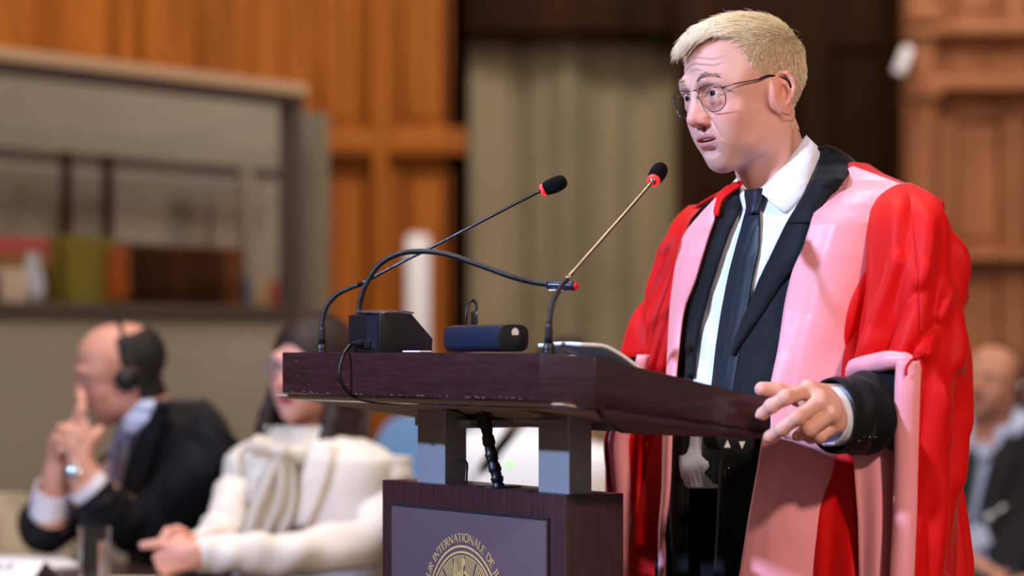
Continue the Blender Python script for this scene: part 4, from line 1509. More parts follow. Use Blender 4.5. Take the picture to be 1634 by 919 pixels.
def lectern():
    lec = empty('lectern', tuple(lp(.17, .418, 0)), 'dark wooden lectern with a gold round emblem on its front plaque', 'lectern')
    # ---- desk
    zt = lambda t: 1.1305 + (.0585 / .283) * t if t <= .283 else 1.189 + (.0044 / .047) * (t - .283)
    zb = lambda t: 1.0830 + (.038 / .283) * t if t <= .283 else 1.121 + (.011 / .047) * (t - .283)
    plan = [(0, 0), (.283, 0), (.33, .055), (.33, .781), (.283, .836), (0, .836)]
    bm = bmesh.new()
    tv = [bm.verts.new(lp(t, s, zt(t))) for t, s in plan]
    bv = [bm.verts.new(lp(t, s, zb(t))) for t, s in plan]
    bm.faces.new([tv[0], tv[1], tv[4], tv[5]]); bm.faces.new([tv[1], tv[2], tv[3], tv[4]])
    bm.faces.new([bv[5], bv[4], bv[1], bv[0]]); bm.faces.new([bv[4], bv[3], bv[2], bv[1]])
    for i in range(6):
        j = (i + 1) % 6
        bm.faces.new([tv[i], bv[i], bv[j], tv[j]])
    bmesh.ops.recalc_face_normals(bm, faces=bm.faces)
    bmesh.ops.bevel(bm, geom=bm.edges[:], offset=.0014, segments=2, affect='EDGES', profile=.6)
    m = MB(); m.bm(bm, Matrix())
    # deeper side cheeks
    for s0, ds in ((.0, .016),):
        m.prism([lp(.012, s0, 1.09), lp(.012, s0, 1.0795), lp(.06, s0, 1.0800), lp(.233, s0, 1.0892), lp(.262, s0, 1.106), lp(.272, s0, 1.118), lp(.262, s0, 1.13)], LU * ds, bev=.001)
    desk = m.build('desk', DARKWOOD, lec, auto=30)
    m = MB()
    m.prism([lp(.004, .02, 1.0795), lp(.004, .02, 1.0845), lp(.318, .02, 1.1290), lp(.318, .02, 1.1265)], LU * .806)
    o = m.build('underside_board', UNDER, desk); o['label'] = 'pale board under the desk'
    # scratches and chips are in the wood; worn white nicks along the front's lower edge
    m = MB()
    rng = random.Random(4)
    for i in range(44):
        s = rng.uniform(.07, .77); z = 1.1325 + abs(rng.gauss(0, .0012))
        w = rng.uniform(.002, .009)
        m.prism([lp(.3302, s, z), lp(.3302, s + w, z + rng.uniform(-.0003, .0006)), lp(.3302, s + w * .9, z + rng.uniform(.0006, .0016)), lp(.3302, s + w * .2, z + rng.uniform(.0004, .0012))], LN * .0002)
    for i in range(12):
        s = rng.uniform(.55, .775); z = rng.uniform(1.140, 1.19); w = rng.uniform(.003, .010)
        m.prism([lp(.3302, s, z), lp(.3302, s + w, z + rng.uniform(-.001, .001)), lp(.3302, s + w, z + .0002), lp(.3302, s, z + .0003)], LN * .0002)
    o = m.build('worn_nicks', mat('worn_wood', (112, 90, 94), rough=.7), desk); o['kind'] = 'stuff'
    # ---- two telescopic posts
    for (s0, s1) in ((.189, .267), (.520, .600)):
        m = MB()
        bm = bmesh.new()
        bmesh.ops.create_cube(bm, size=1)
        bmesh.ops.scale(bm, vec=Vector((.038, s1 - s0, .125)), verts=bm.verts)
        bmesh.ops.bevel(bm, geom=[e for e in bm.edges if abs((e.verts[0].co - e.verts[1].co).z) > .05], offset=.003, segments=3, affect='EDGES', profile=.6)
        R = Matrix((LN, LU, Vector((0, 0, 1)))).transposed()
        m.bm(bm, Matrix.Translation(lp(.180, (s0 + s1) / 2, 1.002 + .0625)) @ R.to_4x4())
        m.build('post', POST, lec, auto=30)
    R = Matrix((LN, LU, Vector((0, 0, 1)))).transposed()
    m = MB(); m.box(lp(.17, .228, 1.1005), (.15, .060, .006), R, .001); m.box(lp(.10, .18, 1.092), (.07, .14, .012), R, .001)
    m.build('bracket', POST, lec, auto=30)
    m = MB(); m.box(lp(.10, .56, 1.0895), (.16, .16, .012), R, .001)
    m.build('bracket', POST, lec, auto=30)
    # ---- pedestal and plaque
    m = MB()
    m.box(lp(.172, .418, .5285), (.094, .504, .947), R, .0012)
    ped = m.build('pedestal', DARKWOOD_V, lec, auto=30)
    m = MB(); m.box(lp(.175, .418, .0275), (.30, .56, .055), R, .004)
    m.build('foot', DARKWOOD, lec, auto=30)
    m = MB(); m.box(lp(.2205, .419, .78), (.004, .428, .378), R, .0006)
    rec = m.build('plaque_groove', mat('groove', (10, 7, 8), rough=.8), ped)
    m = MB(); m.box(lp(.2220, .419, .7765), (.006, .424, .377), R, .0008)
    pl = m.build('plaque', PLAQUE, ped, auto=30)
    # emblem: rings, rays, figure, lettering (own small serif strokes), all raised a hair
    E = MB()
    cz, cs, tt = .8188, .423, .2252
    pq = lambda x, z: lp(tt, cs - x, cz + z)
    TH = LN * .0004
    def ringband(r0, r1, n=120):
        a = [2 * PI * k / n for k in range(n)]
        vs = [pq(r * math.cos(x), r * math.sin(x)) for r in (r0, r1) for x in a]
        vs += [v + TH for v in vs]
        fs = []
        for k in range(n):
            j = (k + 1) % n
            fs += [(2 * n + k, 2 * n + j, 3 * n + j, 3 * n + k), (k, 2 * n + k, 2 * n + j, j), (n + k, n + j, 3 * n + j, 3 * n + k)]
        E.add(vs, fs)
    ringband(.0972, .1000); ringband(.0890, .0918); ringband(.0848, .0858)
    def poly(p2):
        E.prism([pq(x, z) for x, z in p2], TH)
    for k in range(112):
        a = 2 * PI * k / 112 + .01
        if k % 7 == 6: continue
        r1 = .0846; r0 = .040 + .018 * ((k * 37) % 5) / 5
        w = .0011
        c, q = math.cos(a), math.sin(a)
        poly([(r0 * c + w * .35 * q, r0 * q - w * .35 * c), (r1 * c + w * q, r1 * q - w * c), (r1 * c - w * q, r1 * q + w * c), (r0 * c - w * .35 * q, r0 * q + w * .35 * c)])
    # seated figure with raised arm and flowing robe
    def blob(cx, cz_, rx, rz, n=20, rot=0):
        p = []
        for k in range(n):
            x, y = rx * math.cos(2 * PI * k / n), rz * math.sin(2 * PI * k / n)
            p.append((cx + x * math.cos(rot) - y * math.sin(rot), cz_ + x * math.sin(rot) + y * math.cos(rot)))
        poly(p)
    blob(0, .0765, .0052, .0068)
    for pts, w in (([(-.002, .070), (-.004, .060), (-.002, .050), (-.004, .034)], .006), ([(.002, .062), (.010, .060), (.018, .053), (.030, .050)], .0042),
                   ([(-.004, .062), (-.013, .058), (-.021, .060), (-.024, .070)], .005), ([(-.018, .066), (-.024, .050), (-.020, .036), (-.028, .028)], .006), ([(-.010, .056), (-.016, .044), (-.014, .034)], .004),
                   ([(.012, .055), (.014, .046), (.022, .042), (.032, .044)], .003), ([(.002, .052), (.008, .040), (.010, .028)], .004), ([(-.010, .048), (-.006, .036), (-.010, .024)], .003),
                   ([(-.040, .010), (-.034, .026), (-.020, .036), (0, .038), (.020, .036), (.034, .026), (.040, .010)], .003)):
        for q in stroke2d(crom(np.array(pts, float), 12).tolist(), w):
            poly([(v.x, v.y) for v in q])
    blob(-.022, .070, .003, .009, 14, .3)
    text, size, rb = 'COUR INTERNATIONALE DE JUSTICE', .0118, .1053
    adv = [SERIF[ch][0] * size * .93 for ch in text]
    tot = sum(adv)
    i0_ = text.index('I'); mid = sum(adv[:i0_]) + sum(adv[i0_:i0_ + 14]) / 2
    scale_a = math.radians(80) / sum(adv[i0_:i0_ + 14])
    x = 0
    for ch, ad in zip(text, adv):
        wd, st, ser = SERIF[ch]
        ang = math.radians(8.2) - (x + ad / 2 - mid) * scale_a
        def tf(px_, pz_):
            lx = (px_ - wd / 2) * size * .93 * scale_a * .1115; r = rb + pz_ * size
            aa = PI / 2 + ang - lx / .1115
            return (r * math.cos(aa), r * math.sin(aa))
        for srk in st:
            for q in stroke2d(list(srk[1:]), .115 if srk[0] == 't' else .060):
                poly([tf(v.x, v.y) for v in q])
        for (sx_, sz_) in ser:
            for q in stroke2d([(sx_ - .11, sz_ + (.02 if sz_ < .5 else -.02)), (sx_ + .11, sz_ + (.02 if sz_ < .5 else -.02))], .045):
                poly([tf(v.x, v.y) for v in q])
        x += ad
    e = E.build('emblem', GOLD, pl); e['label'] = 'gold round emblem with curved lettering'
    # ---- height buttons under the desk
    m = MB(); m.prism([lp(.0930, -.004, 1.0845), lp(.0300, -.004, 1.0800), lp(.0300, -.004, 1.0680), lp(.0400, -.004, 1.0600), lp(.0860, -.004, 1.0655), lp(.0930, -.004, 1.0760)], LU * .03, bev=.0015)
    sw = m.build('height_switch', BLACK, lec, auto=30)
    for (tc, up) in ((.0760, 1), (.0520, -1)):
        m = MB(); h = .0055
        zc = 1.0735 - (.076 - tc) * .10
        pts = [lp(tc + .0052, -.0046, zc - h * up * .9), lp(tc - .0052, -.0046, zc - h * up * .9), lp(tc, -.0046, zc + h * up * .9)]
        m.prism(pts, -LU * .0006)
        m.build('arrow', WHITE_PL, sw)
    # ---- cables belonging to the lectern
    m = MB()
    c = crom(np.array([tuple(lp(.20, .40, 1.125)), tuple(lp(.198, .405, 1.108)), tuple(lp(.193, .412, 1.085)), tuple(lp(.190, .405, 1.05)), tuple(lp(.187, .396, 1.02)), tuple(lp(.185, .392, 1.000))]), 60)
    m.tube([Vector(p) for p in c], [.0085 + .0010 * math.sin(i * .9) + .0006 * math.sin(i * 2.3) for i in range(60)], 14)
    m.build('cable_sleeve', RUBBER, lec, True)
    m = MB()
    for z, dx in ((1.047, .012), (1.098, -.018), (1.109, -.034)):
        b_ = lp(.197, .405, z)
        m.tube([b_, b_ + LU * dx * -.6 + Vector((0, 0, -.004 if dx > 0 else .001)), b_ - LU * dx * 1.0 + Vector((0, 0, -.006))], [.0022, .0018, .0008], 6)
    o = m.build('zip_ties', RUBBER, lec, True); o['kind'] = 'stuff'
    m = MB(); 
    m.lathe([(.0001, .0006), (.030, .0006), (.031, .0016), (.0001, .0018)], lp(.186, .388, 1.0015), (0, 0, 1), 40)
    m.build('grommet', RUBBER, lec, True)
    m = MB(); m.tube([Vector(p) for p in crom(np.array([tuple(lp(.17, .50, 1.12)), tuple(lp(.165, .488, 1.095)), tuple(lp(.17, .470, 1.086)), tuple(lp(.18, .455, 1.097)), tuple(lp(.19, .44, 1.115))]), 24)], .0024, 8)
    m.build('loose_cable', RUBBER, lec, True)
    m = MB(); m.tube([Vector(p) for p in crom(np.array([tuple(lp(.165, .520, 1.035)), tuple(lp(.17, .505, 1.030)), tuple(lp(.175, .498, 1.018)), tuple(lp(.178, .494, 1.004))]), 24)], .0022, 8)
    m.build('loose_cable', RUBBER, lec, True)
    return lec


def gooseneck(pts, r, n=90, step=.0030, amp=.10):
    P = crom(np.array([tuple(p) for p in pts]), n * 4)
    L = np.concatenate([[0], np.cumsum(np.linalg.norm(np.diff(P, axis=0), axis=1))])
    k = int(L[-1] / step * 3)
    q = np.linspace(0, L[-1], k)
    P2 = np.stack([np.interp(q, L, P[:, i]) for i in range(3)], 1)
    return [Vector(p) for p in P2], [r * (1 + amp * (1 if i % 3 == 1 else -1 if i % 3 == 0 else .2)) for i in range(k)]


def microphone(base, neck, shaft, head, hd, label, shaft_mat):
    m_ = empty('microphone', tuple(base), label, 'microphone', 'gooseneck microphones on the lectern')
    m = MB(); m.lathe([(.0001, 0), (.0080, 0), (.0082, .002), (.0078, .0040), (.0074, .0042), (.0074, .0120), (.0068, .0135), (.0001, .0135)], base, (0, 0, 1), 28)
    m.build('base', BLACK, m_, True)
    m = MB(); m.lathe([(.0001, .0130), (.0058, .0135), (.0054, .022), (.0046, .034), (.0042, .042), (.0001, .043)], base, (0, 0, 1), 24)
    m.build('boot', BLACK, m_, True)
    m = MB(); P, r = gooseneck([base + Vector((0, 0, .040))] + neck, .0034); m.tube(P, r, 12)
    m.build('gooseneck', BLACK, m_, True)
    m = MB(); S = [neck[-1]] + shaft
    c = [Vector(p) for p in crom(np.array([tuple(p) for p in S]), 30)]
    m.tube(c, [.0036] + [.0030] * 2 + [.0024] * 24 + [.0032, .0050, .0062], 14)
    m.build('shaft', shaft_mat, m_, True)
    a = hd.normalized()
    m = MB(); m.lathe([(.0001, -.002), (.0082, -.001), (.0086, .0005), (.0086, .0045), (.0001, .0052)], head, a, 28)
    o = m.build('light_ring', REDLED, m_, True); o['label'] = 'glowing red ring'
    m = MB(); m.lathe([(.0001, .0040), (.0092, .0042), (.0108, .010), (.0116, .017), (.0116, .024), (.0108, .031), (.0086, .036), (.0045, .0385), (.0001, .039)], head, a, 32)
    o = m.build('foam_cover', FOAM, m_, True)
    return m_


def things_on_lectern():
    # microphones
    b = at(514, 559, 4.09); b.z = 1.1925
    neck = [at(515, 512, 4.09), at(521, 490, 4.088), at(537, 471, 4.083), at(558, 460, 4.076), at(572, 455, 4.070)]
    microphone(b, neck, [at(640, 419, 4.05), at(700, 389, 4.03), at(780, 347, 4.005), at(850, 311, 3.985), at(866, 303, 3.98)], at(865, 303.5, 3.98), at(900, 289, 3.972) - at(865, 303.5, 3.98),
               'thin gooseneck microphone with foam tip, rooted at the left end of the lectern', GUNMETAL)
    b = at(876, 560, 3.55); b.z = 1.1925
    neck = [at(877, 515, 3.55), at(880, 490, 3.553), at(886, 473, 3.560), at(896, 456, 3.570), at(905, 446, 3.578)]
    microphone(b, neck, [at(930, 417, 3.60), at(960, 383, 3.63), at(1000, 338, 3.67), at(1034, 299, 3.70), at(1042, 289, 3.708)], at(1042, 289, 3.708), at(1056, 267, 3.735) - at(1042, 289, 3.708),
               'bronze-coloured gooseneck microphone with foam tip beside the white papers', BRONZE)
    # black wedge box with a lamp on a gooseneck
    zf = 1.1934
    bx = empty('speaker_box', tuple(lp(.28, .55, zf)), 'black wedge-shaped box with a cable and a gooseneck lamp', 'device')
    m = MB(); m.prism([lp(.315, .507, zf + .0005), lp(.315, .507, zf + .054), lp(.305, .507, zf + .057), lp(.262, .507, zf + .056), lp(.2265, .507, zf + .020), lp(.228, .507, zf - .010), lp(.283, .507, zf - .0030)], LU * .093, bev=.0015)
    body = m.build('housing', BLACK, bx, auto=30)
    m = MB(); R = Matrix((LN, LU, Vector((0, 0, 1)))).transposed()
    m.box(lp(.3156, .527, zf + .028), (.0008, .030, .046), R)
    o = m.build('blue_lit_strip', BLUE_LIT, bx); o['label'] = 'strip of the box front coloured as blue-lit'  # blue light on the housing's front, put into a strip's colour
    m = MB(); m.prism([lp(.316, .512, zf + .0555), lp(.312, .585, zf + .0585), lp(.268, .58, zf + .0605), lp(.250, .52, zf + .0560), lp(.270, .509, zf + .0580)], Vector((0, 0, .0022)), bev=.0006)
    o = m.build('foil_wrap', mat('foil', (120, 126, 136), rough=.18, metal=.7, bump=(90, .8, .004)), bx, auto=30); o['label'] = 'crumpled shiny wrap on top'
    m = MB(); m.box(lp(.3175, .545, zf + .012), (.004, .030, .012), R, .001)
    m.box(lp(.322, .552, zf + .014), (.010, .012, .008), R, .002)
    m.build('plug', BLACK, bx, auto=30)
    m = MB()
    c = [lp(.326, .556, zf + .014), at(560, 550, 3.97), at(548, 566, 3.95), at(542, 590, 3.945), at(543, 606, 3.945), at(552, 622, 3.95), at(566, 633, 3.96), at(590, 640, 4.00), at(650, 645, 3.99), at(710, 651, 3.95), at(745, 664, 3.88)]
    m.tube([Vector(p) for p in crom(np.array([tuple(p) for p in c]), 90)], .0027, 10)
    m.build('cable', RUBBER, bx, True)
    lamp = [at(572, 503, 4.04), at(574, 484, 4.04), at(583, 456, 4.035), at(604, 424, 4.03), at(634, 406, 4.02), at(672, 401, 4.01), at(715, 406, 3.99), at(765, 423, 3.97), at(815, 441, 3.95), at(850, 450, 3.94), at(876, 454, 3.93)]
    P, r = gooseneck(lamp, .0040, amp=.09)
    m = MB(); m.tube(P, r, 12); arm = m.build('lamp_neck', BLACK, bx, True)
    a, b2 = at(872, 455, 3.93), at(917, 456.5, 3.91)
    ax = (b2 - a).normalized(); Lh = (b2 - a).length
    m = MB(); m.lathe([(.0001, 0), (.0050, .001), (.0066, .006), (.0068, Lh - .004), (.0068, Lh), (.0001, Lh)], a, ax, 24)
    hd = m.build('lamp_head', NAVYPL, arm, True)
    m = MB(); m.box((a + b2) / 2 + Vector((.002, -.001, -.0064)), (Lh * .86, .006, .0022), None, .0005)
    o = m.build('diffuser', WHITE_PL, arm, auto=30)
    m = MB(); m.lathe([(.0001, 0), (.0058, .0002), (.0062, .003), (.0040, .0052), (.0001, .0056)], b2, ax, 20)
    m.build('end_cap', REDDIM, arm, True)
    # rounded black unit
    dv = empty('timer_unit', tuple(lp(.29, .25, zf)), 'low rounded black unit with a small white symbol on its end', 'device')
    m = MB(); prof = []
    for k in range(20):
        a_ = PI * .5 + PI * k / 19 if False else 2 * PI * k / 20
        x = .0235 * math.copysign(abs(math.cos(a_)) ** .55, math.cos(a_)); z = .0185 * math.copysign(abs(math.sin(a_)) ** .55, math.sin(a_))
        prof.append(lp(.2935 + x, .181, zf + .0195 + z - (x < 0) * 0))
    m.prism(prof, LU * .143, bev=.002)
    m.build('housing', NAVYPL, dv, auto=40)
    prof2 = [p - LU * .0026 for p in prof]
    m = MB(); m.prism(prof2, LU * .004, bev=.001); ec = m.build('end_plate', BLACK, dv, auto=40)
    m = MB(); c_ = lp(.2920, .1780, zf + .0270)
    m.prism([c_ + LN * .0055 * math.cos(q) + Vector((0, 0, max(-.0032, .0062 * math.sin(q)))) for q in np.linspace(0, 2 * PI, 20, endpoint=False)], -LU * .0005)
    m.build('symbol', WHITE_PL, ec)
    m = MB(); m.tube([Vector(p) for p in crom(np.array([tuple(at(743, 520, 3.98)), tuple(at(744, 500, 3.98)), tuple(at(748, 484, 3.985)), tuple(at(755, 479, 3.99)), tuple(at(760, 486, 3.99)), tuple(at(759, 498, 3.985)), tuple(at(756, 506, 3.98))]), 36)], .0023, 8)
    m.build('cable', RUBBER, dv, True)
    m = MB(); m.box(at(757, 508, 3.98), (.010, .008, .020), None, .002)
    m.build('connector', GUNMETAL, dv, auto=30)
    # papers
    G = []
    for i in range(24):
        t_ = i / 23
        row = []
        for s in np.linspace(0, 1, 12):
            tt = .286 - .105 * t_
            z = 1.2022 - .0020 * t_ * 2 if t_ < .35 else 1.2008 - .062 * (t_ - .35) ** 1.3
            row.append(lp(tt, .030 + .10 * s + .005 * t_, z + .0015 * math.sin(s * 4)))
        G.append([tuple(q) for q in row])
    pp = cloth('papers', np.array(G), .0042, PAPER, None)
    tag(pp, 'white stack of papers lying on the lectern by the bronze microphone', 'papers')
    m = MB(); m.prism([lp(.31, .40, 1.1940), lp(.315, .44, 1.1940), lp(.29, .455, 1.1940), lp(.285, .41, 1.1940)], Vector((0, 0, .002)), bev=.0005)
    o = m.build('folded_paper', PAPER, None); tag(o, 'small folded scrap of paper between the two black devices', 'paper')
# ------------------------------------------------------------------ the other people
SKIN2 = mat('skin_far', (206, 146, 124), rough=.5, vc=True, sss=.05)
DARK_HAIR = mat('dark_hair', (26, 20, 19), rough=.5, bump=(260, .6, .004), var=(120, .5, (1, 1, .2)))
BROWN_HAIR = mat('brown_hair', (40, 24, 20), rough=.42, bump=(160, .7, .006), var=(60, .5, (1, 1, .25)))
LIGHT_BLUE = mat('pale_blue_shirt', (196, 206, 236), rough=.7)
LAV_TIE = mat('lavender_tie', (164, 172, 216), rough=.5)
GREEN_TIE = mat('green_tie', (14, 50, 44), rough=.5)
WHITE_JK = mat('white_jacket', (238, 230, 220), rough=.75, sheen=.2, bump=(300, .1, .001))
CREAM = mat('cream_silk', (222, 214, 198), rough=.45, sheen=.2)
CHAR = mat('charcoal_suit', (30, 30, 34), rough=.75, sheen=.05, bump=(500, .2, .001))
PADS = mat('headphone_black', (20, 20, 24), rough=.4)
SILVER = mat('silver', (200, 204, 210), rough=.2, metal=.9)


def far_head(M, parent, op=0, fem=False, hair=None, skin=(214, 152, 130), lips=(176, 96, 90), h=.0026, stub=None, neck_to=(0, -.07, -.19)):
    s = head_sdf(h, mouth=op, jaw=.9 if fem else 1.05, chin=.9 if fem else 1, neck_r=.047 if fem else .057, neck_to=neck_to)
    for sx in (-1, 1):
        make_eye(None, M, (sx * .0310, .0722, 0), (0, 1, -.05), [EYE_WHITE, IRIS, PUPIL], parent)
    return s, [(s, M, lambda V: skin_colors(V, skin, lips, stubble=stub, op=op))]


def hair_shell(s, M, parent, material, fn, thick=.010, name='hair', rough=.003):
    """thickened scalp region where fn(x, y, z) > 0"""
    X, Y, Z = np.meshgrid(*s.ax, indexing='ij')
    wav = rough * (np.sin(X * 260 + Z * 90) * np.sin(Y * 230 - Z * 110) + .6 * np.sin(Z * 400 + X * 330))
    mk = fn(X, Y, Z)
    d = s.d - thick * np.clip(mk / .018 + .15, 0, 1) - wav
    cut = -mk
    k = .006
    hh = np.maximum(k - np.abs(d - cut), 0) / k
    q = SDF((0, 0, 0), (.01, .01, .01), .01)
    q.lo, q.h, q.d, q.n, q.ax = s.lo, s.h, np.maximum(d, cut) + hh * hh * k * .25, s.n, s.ax
    V, F = q.mesh()
    if not len(F): return None
    return mesh_obj(name, xf(V, M), F, material, parent)


def join_skin(name, parts, parent, material, bones=(), h=.0034):
    """head, hands and the limbs between them fused into one continuous skin"""
    los, his = [], []
    for s, M, c in parts:
        cor = np.array([[(s.lo[0], s.ax[0][-1])[i], (s.lo[1], s.ax[1][-1])[j], (s.lo[2], s.ax[2][-1])[k]] for i in (0, 1) for j in (0, 1) for k in (0, 1)], float)
        if M is not None: cor = xf(cor, M)
        los.append(cor.min(0)); his.append(cor.max(0))
    for a, b, ra, rb in bones:
        los.append(np.minimum(a, b) - max(ra, rb) - .01); his.append(np.maximum(a, b) + max(ra, rb) + .01)
    W = SDF(np.min(los, 0), np.max(his, 0), h)
    for (s, M, c), lo, hi in zip(parts, los, his):
        sl, g = W.sub(lo, hi, 0)
        G = np.stack(np.meshgrid(*[q.ravel() for q in g], indexing='ij'), -1)
        P = G.reshape(-1, 3).astype(float)
        sc = 1.0
        if M is not None:
            P = xf(P, M.inverted()); sc = M.to_scale()[0]
        top = np.array([s.ax[i][-1] for i in range(3)])
        ok = ((P > s.lo + s.h * 1.5) & (P < top - s.h * 1.5)).all(1)
        d = np.full(len(P), .03)
        d[ok] = s.sample(P[ok]) * sc
        W.mix(sl, d.reshape(G.shape[:3]).astype(np.float32), .002, 'u')
    for a, b, ra, rb in bones:
        W.cap(tuple(a), tuple(b), ra, rb, .02)
    V, F = W.mesh()
    V, F, _ = drop_crumbs(V, F)
    base = next((c for s, M, c in parts if M is None), (210, 150, 128))
    cols = np.tile(np.array(lin(base)), (len(V), 1))
    for s, M, c in parts:
        if M is not None:
            L = xf(V, M.inverted())
            top = np.array([s.ax[i][-1] for i in range(3)])
            ok = ((L > s.lo) & (L < top)).all(1)
            cols[ok] = c(L[ok])
    o = mesh_obj(name, V, F, material, parent)
    vcol(o, cols)
    return o


def bones_of(T, M, arms, zs, r=1.0):
    """neck, collar bones, spine and arms; arms: (side, elbow, wrist)"""
    n0 = M @ Vector((0, -.045, -.15)); ch = Vector(T.wor(np.array([0, np.interp(zs, T.T[:, 0], T.T[:, 3]), zs - .04])))
    out = [(n0, ch, .042, .05), (ch, ch + Vector((0, 0, -.30)), .06, .07)]
    for sd, el, wr in arms:
        sh = Vector(T.wor(np.array([sd * .165, np.interp(zs, T.T[:, 0], T.T[:, 3]), zs - .035])))
        out += [(ch, sh, .045, .036)]
        if el is not None:
            out += [(sh, Vector(el), .036 * r, .030 * r), (Vector(el), Vector(wr), .030 * r, .022)]
    return out


def headset(M, parent, label, cup=SILVER):
    hp = empty('headphones', tuple(M @ Vector((0, 0, 0))))
    hp.parent = parent; hp.location = (M @ Vector((0, 0, 0))) - PW(parent).translation
    hp['label'] = label
    m = MB(); pts = []
    for k in range(25):
        a = PI * k / 24
        pts.append(M @ Vector((.088 * math.cos(a), -.012 - .010 * math.sin(a), -.002 + .128 * math.sin(a))))
    m.tube(pts, .0042, 10); m.build('headband', PADS, hp, True)
    for sx in (-1, 1):
        c = M @ Vector((sx * .076, -.004, -.012)); ax = (M.to_3x3() @ Vector((sx, -.1, .05))).normalized()
        m = MB(); m.lathe([(.0001, 0), (.020, .001), (.027, .006), (.028, .014), (.024, .019), (.0001, .020)], c, ax, 28)
        e = m.build('ear_cup', PADS, hp, True)
        m = MB(); m.lathe([(.0001, .019), (.020, .020), (.021, .023), (.012, .026), (.0001, .026)], c, ax, 24)
        m.build('cup_cover', cup, e, True)
    return hp


def tube_xyz(name, pts, rad, material, parent, **k):
    return arm_tube(name, [Vector(p) for p in pts], rad, material, parent, n=28, m=50, **k)


SEAT = [(.42, .20, .18, -.02), (.60, .19, .15, -.02), (.75, .185, .13, -.02), (.90, .20, .13, -.02), (.975, .205, .12, -.02), (1.01, .20, .11, -.02), (1.035, .165, .095, -.02), (1.052, .115, .082, -.02), (1.07, .082, .07, -.015), (1.10, .062, .062, -.01), (1.13, .058, .058, 0)]


def seat_table(dz=0, lean=0.0, sc=1.0):
    return [(z + dz, a * sc, b * sc, fc + lean * (z - .5)) for z, a, b, fc in SEAT]


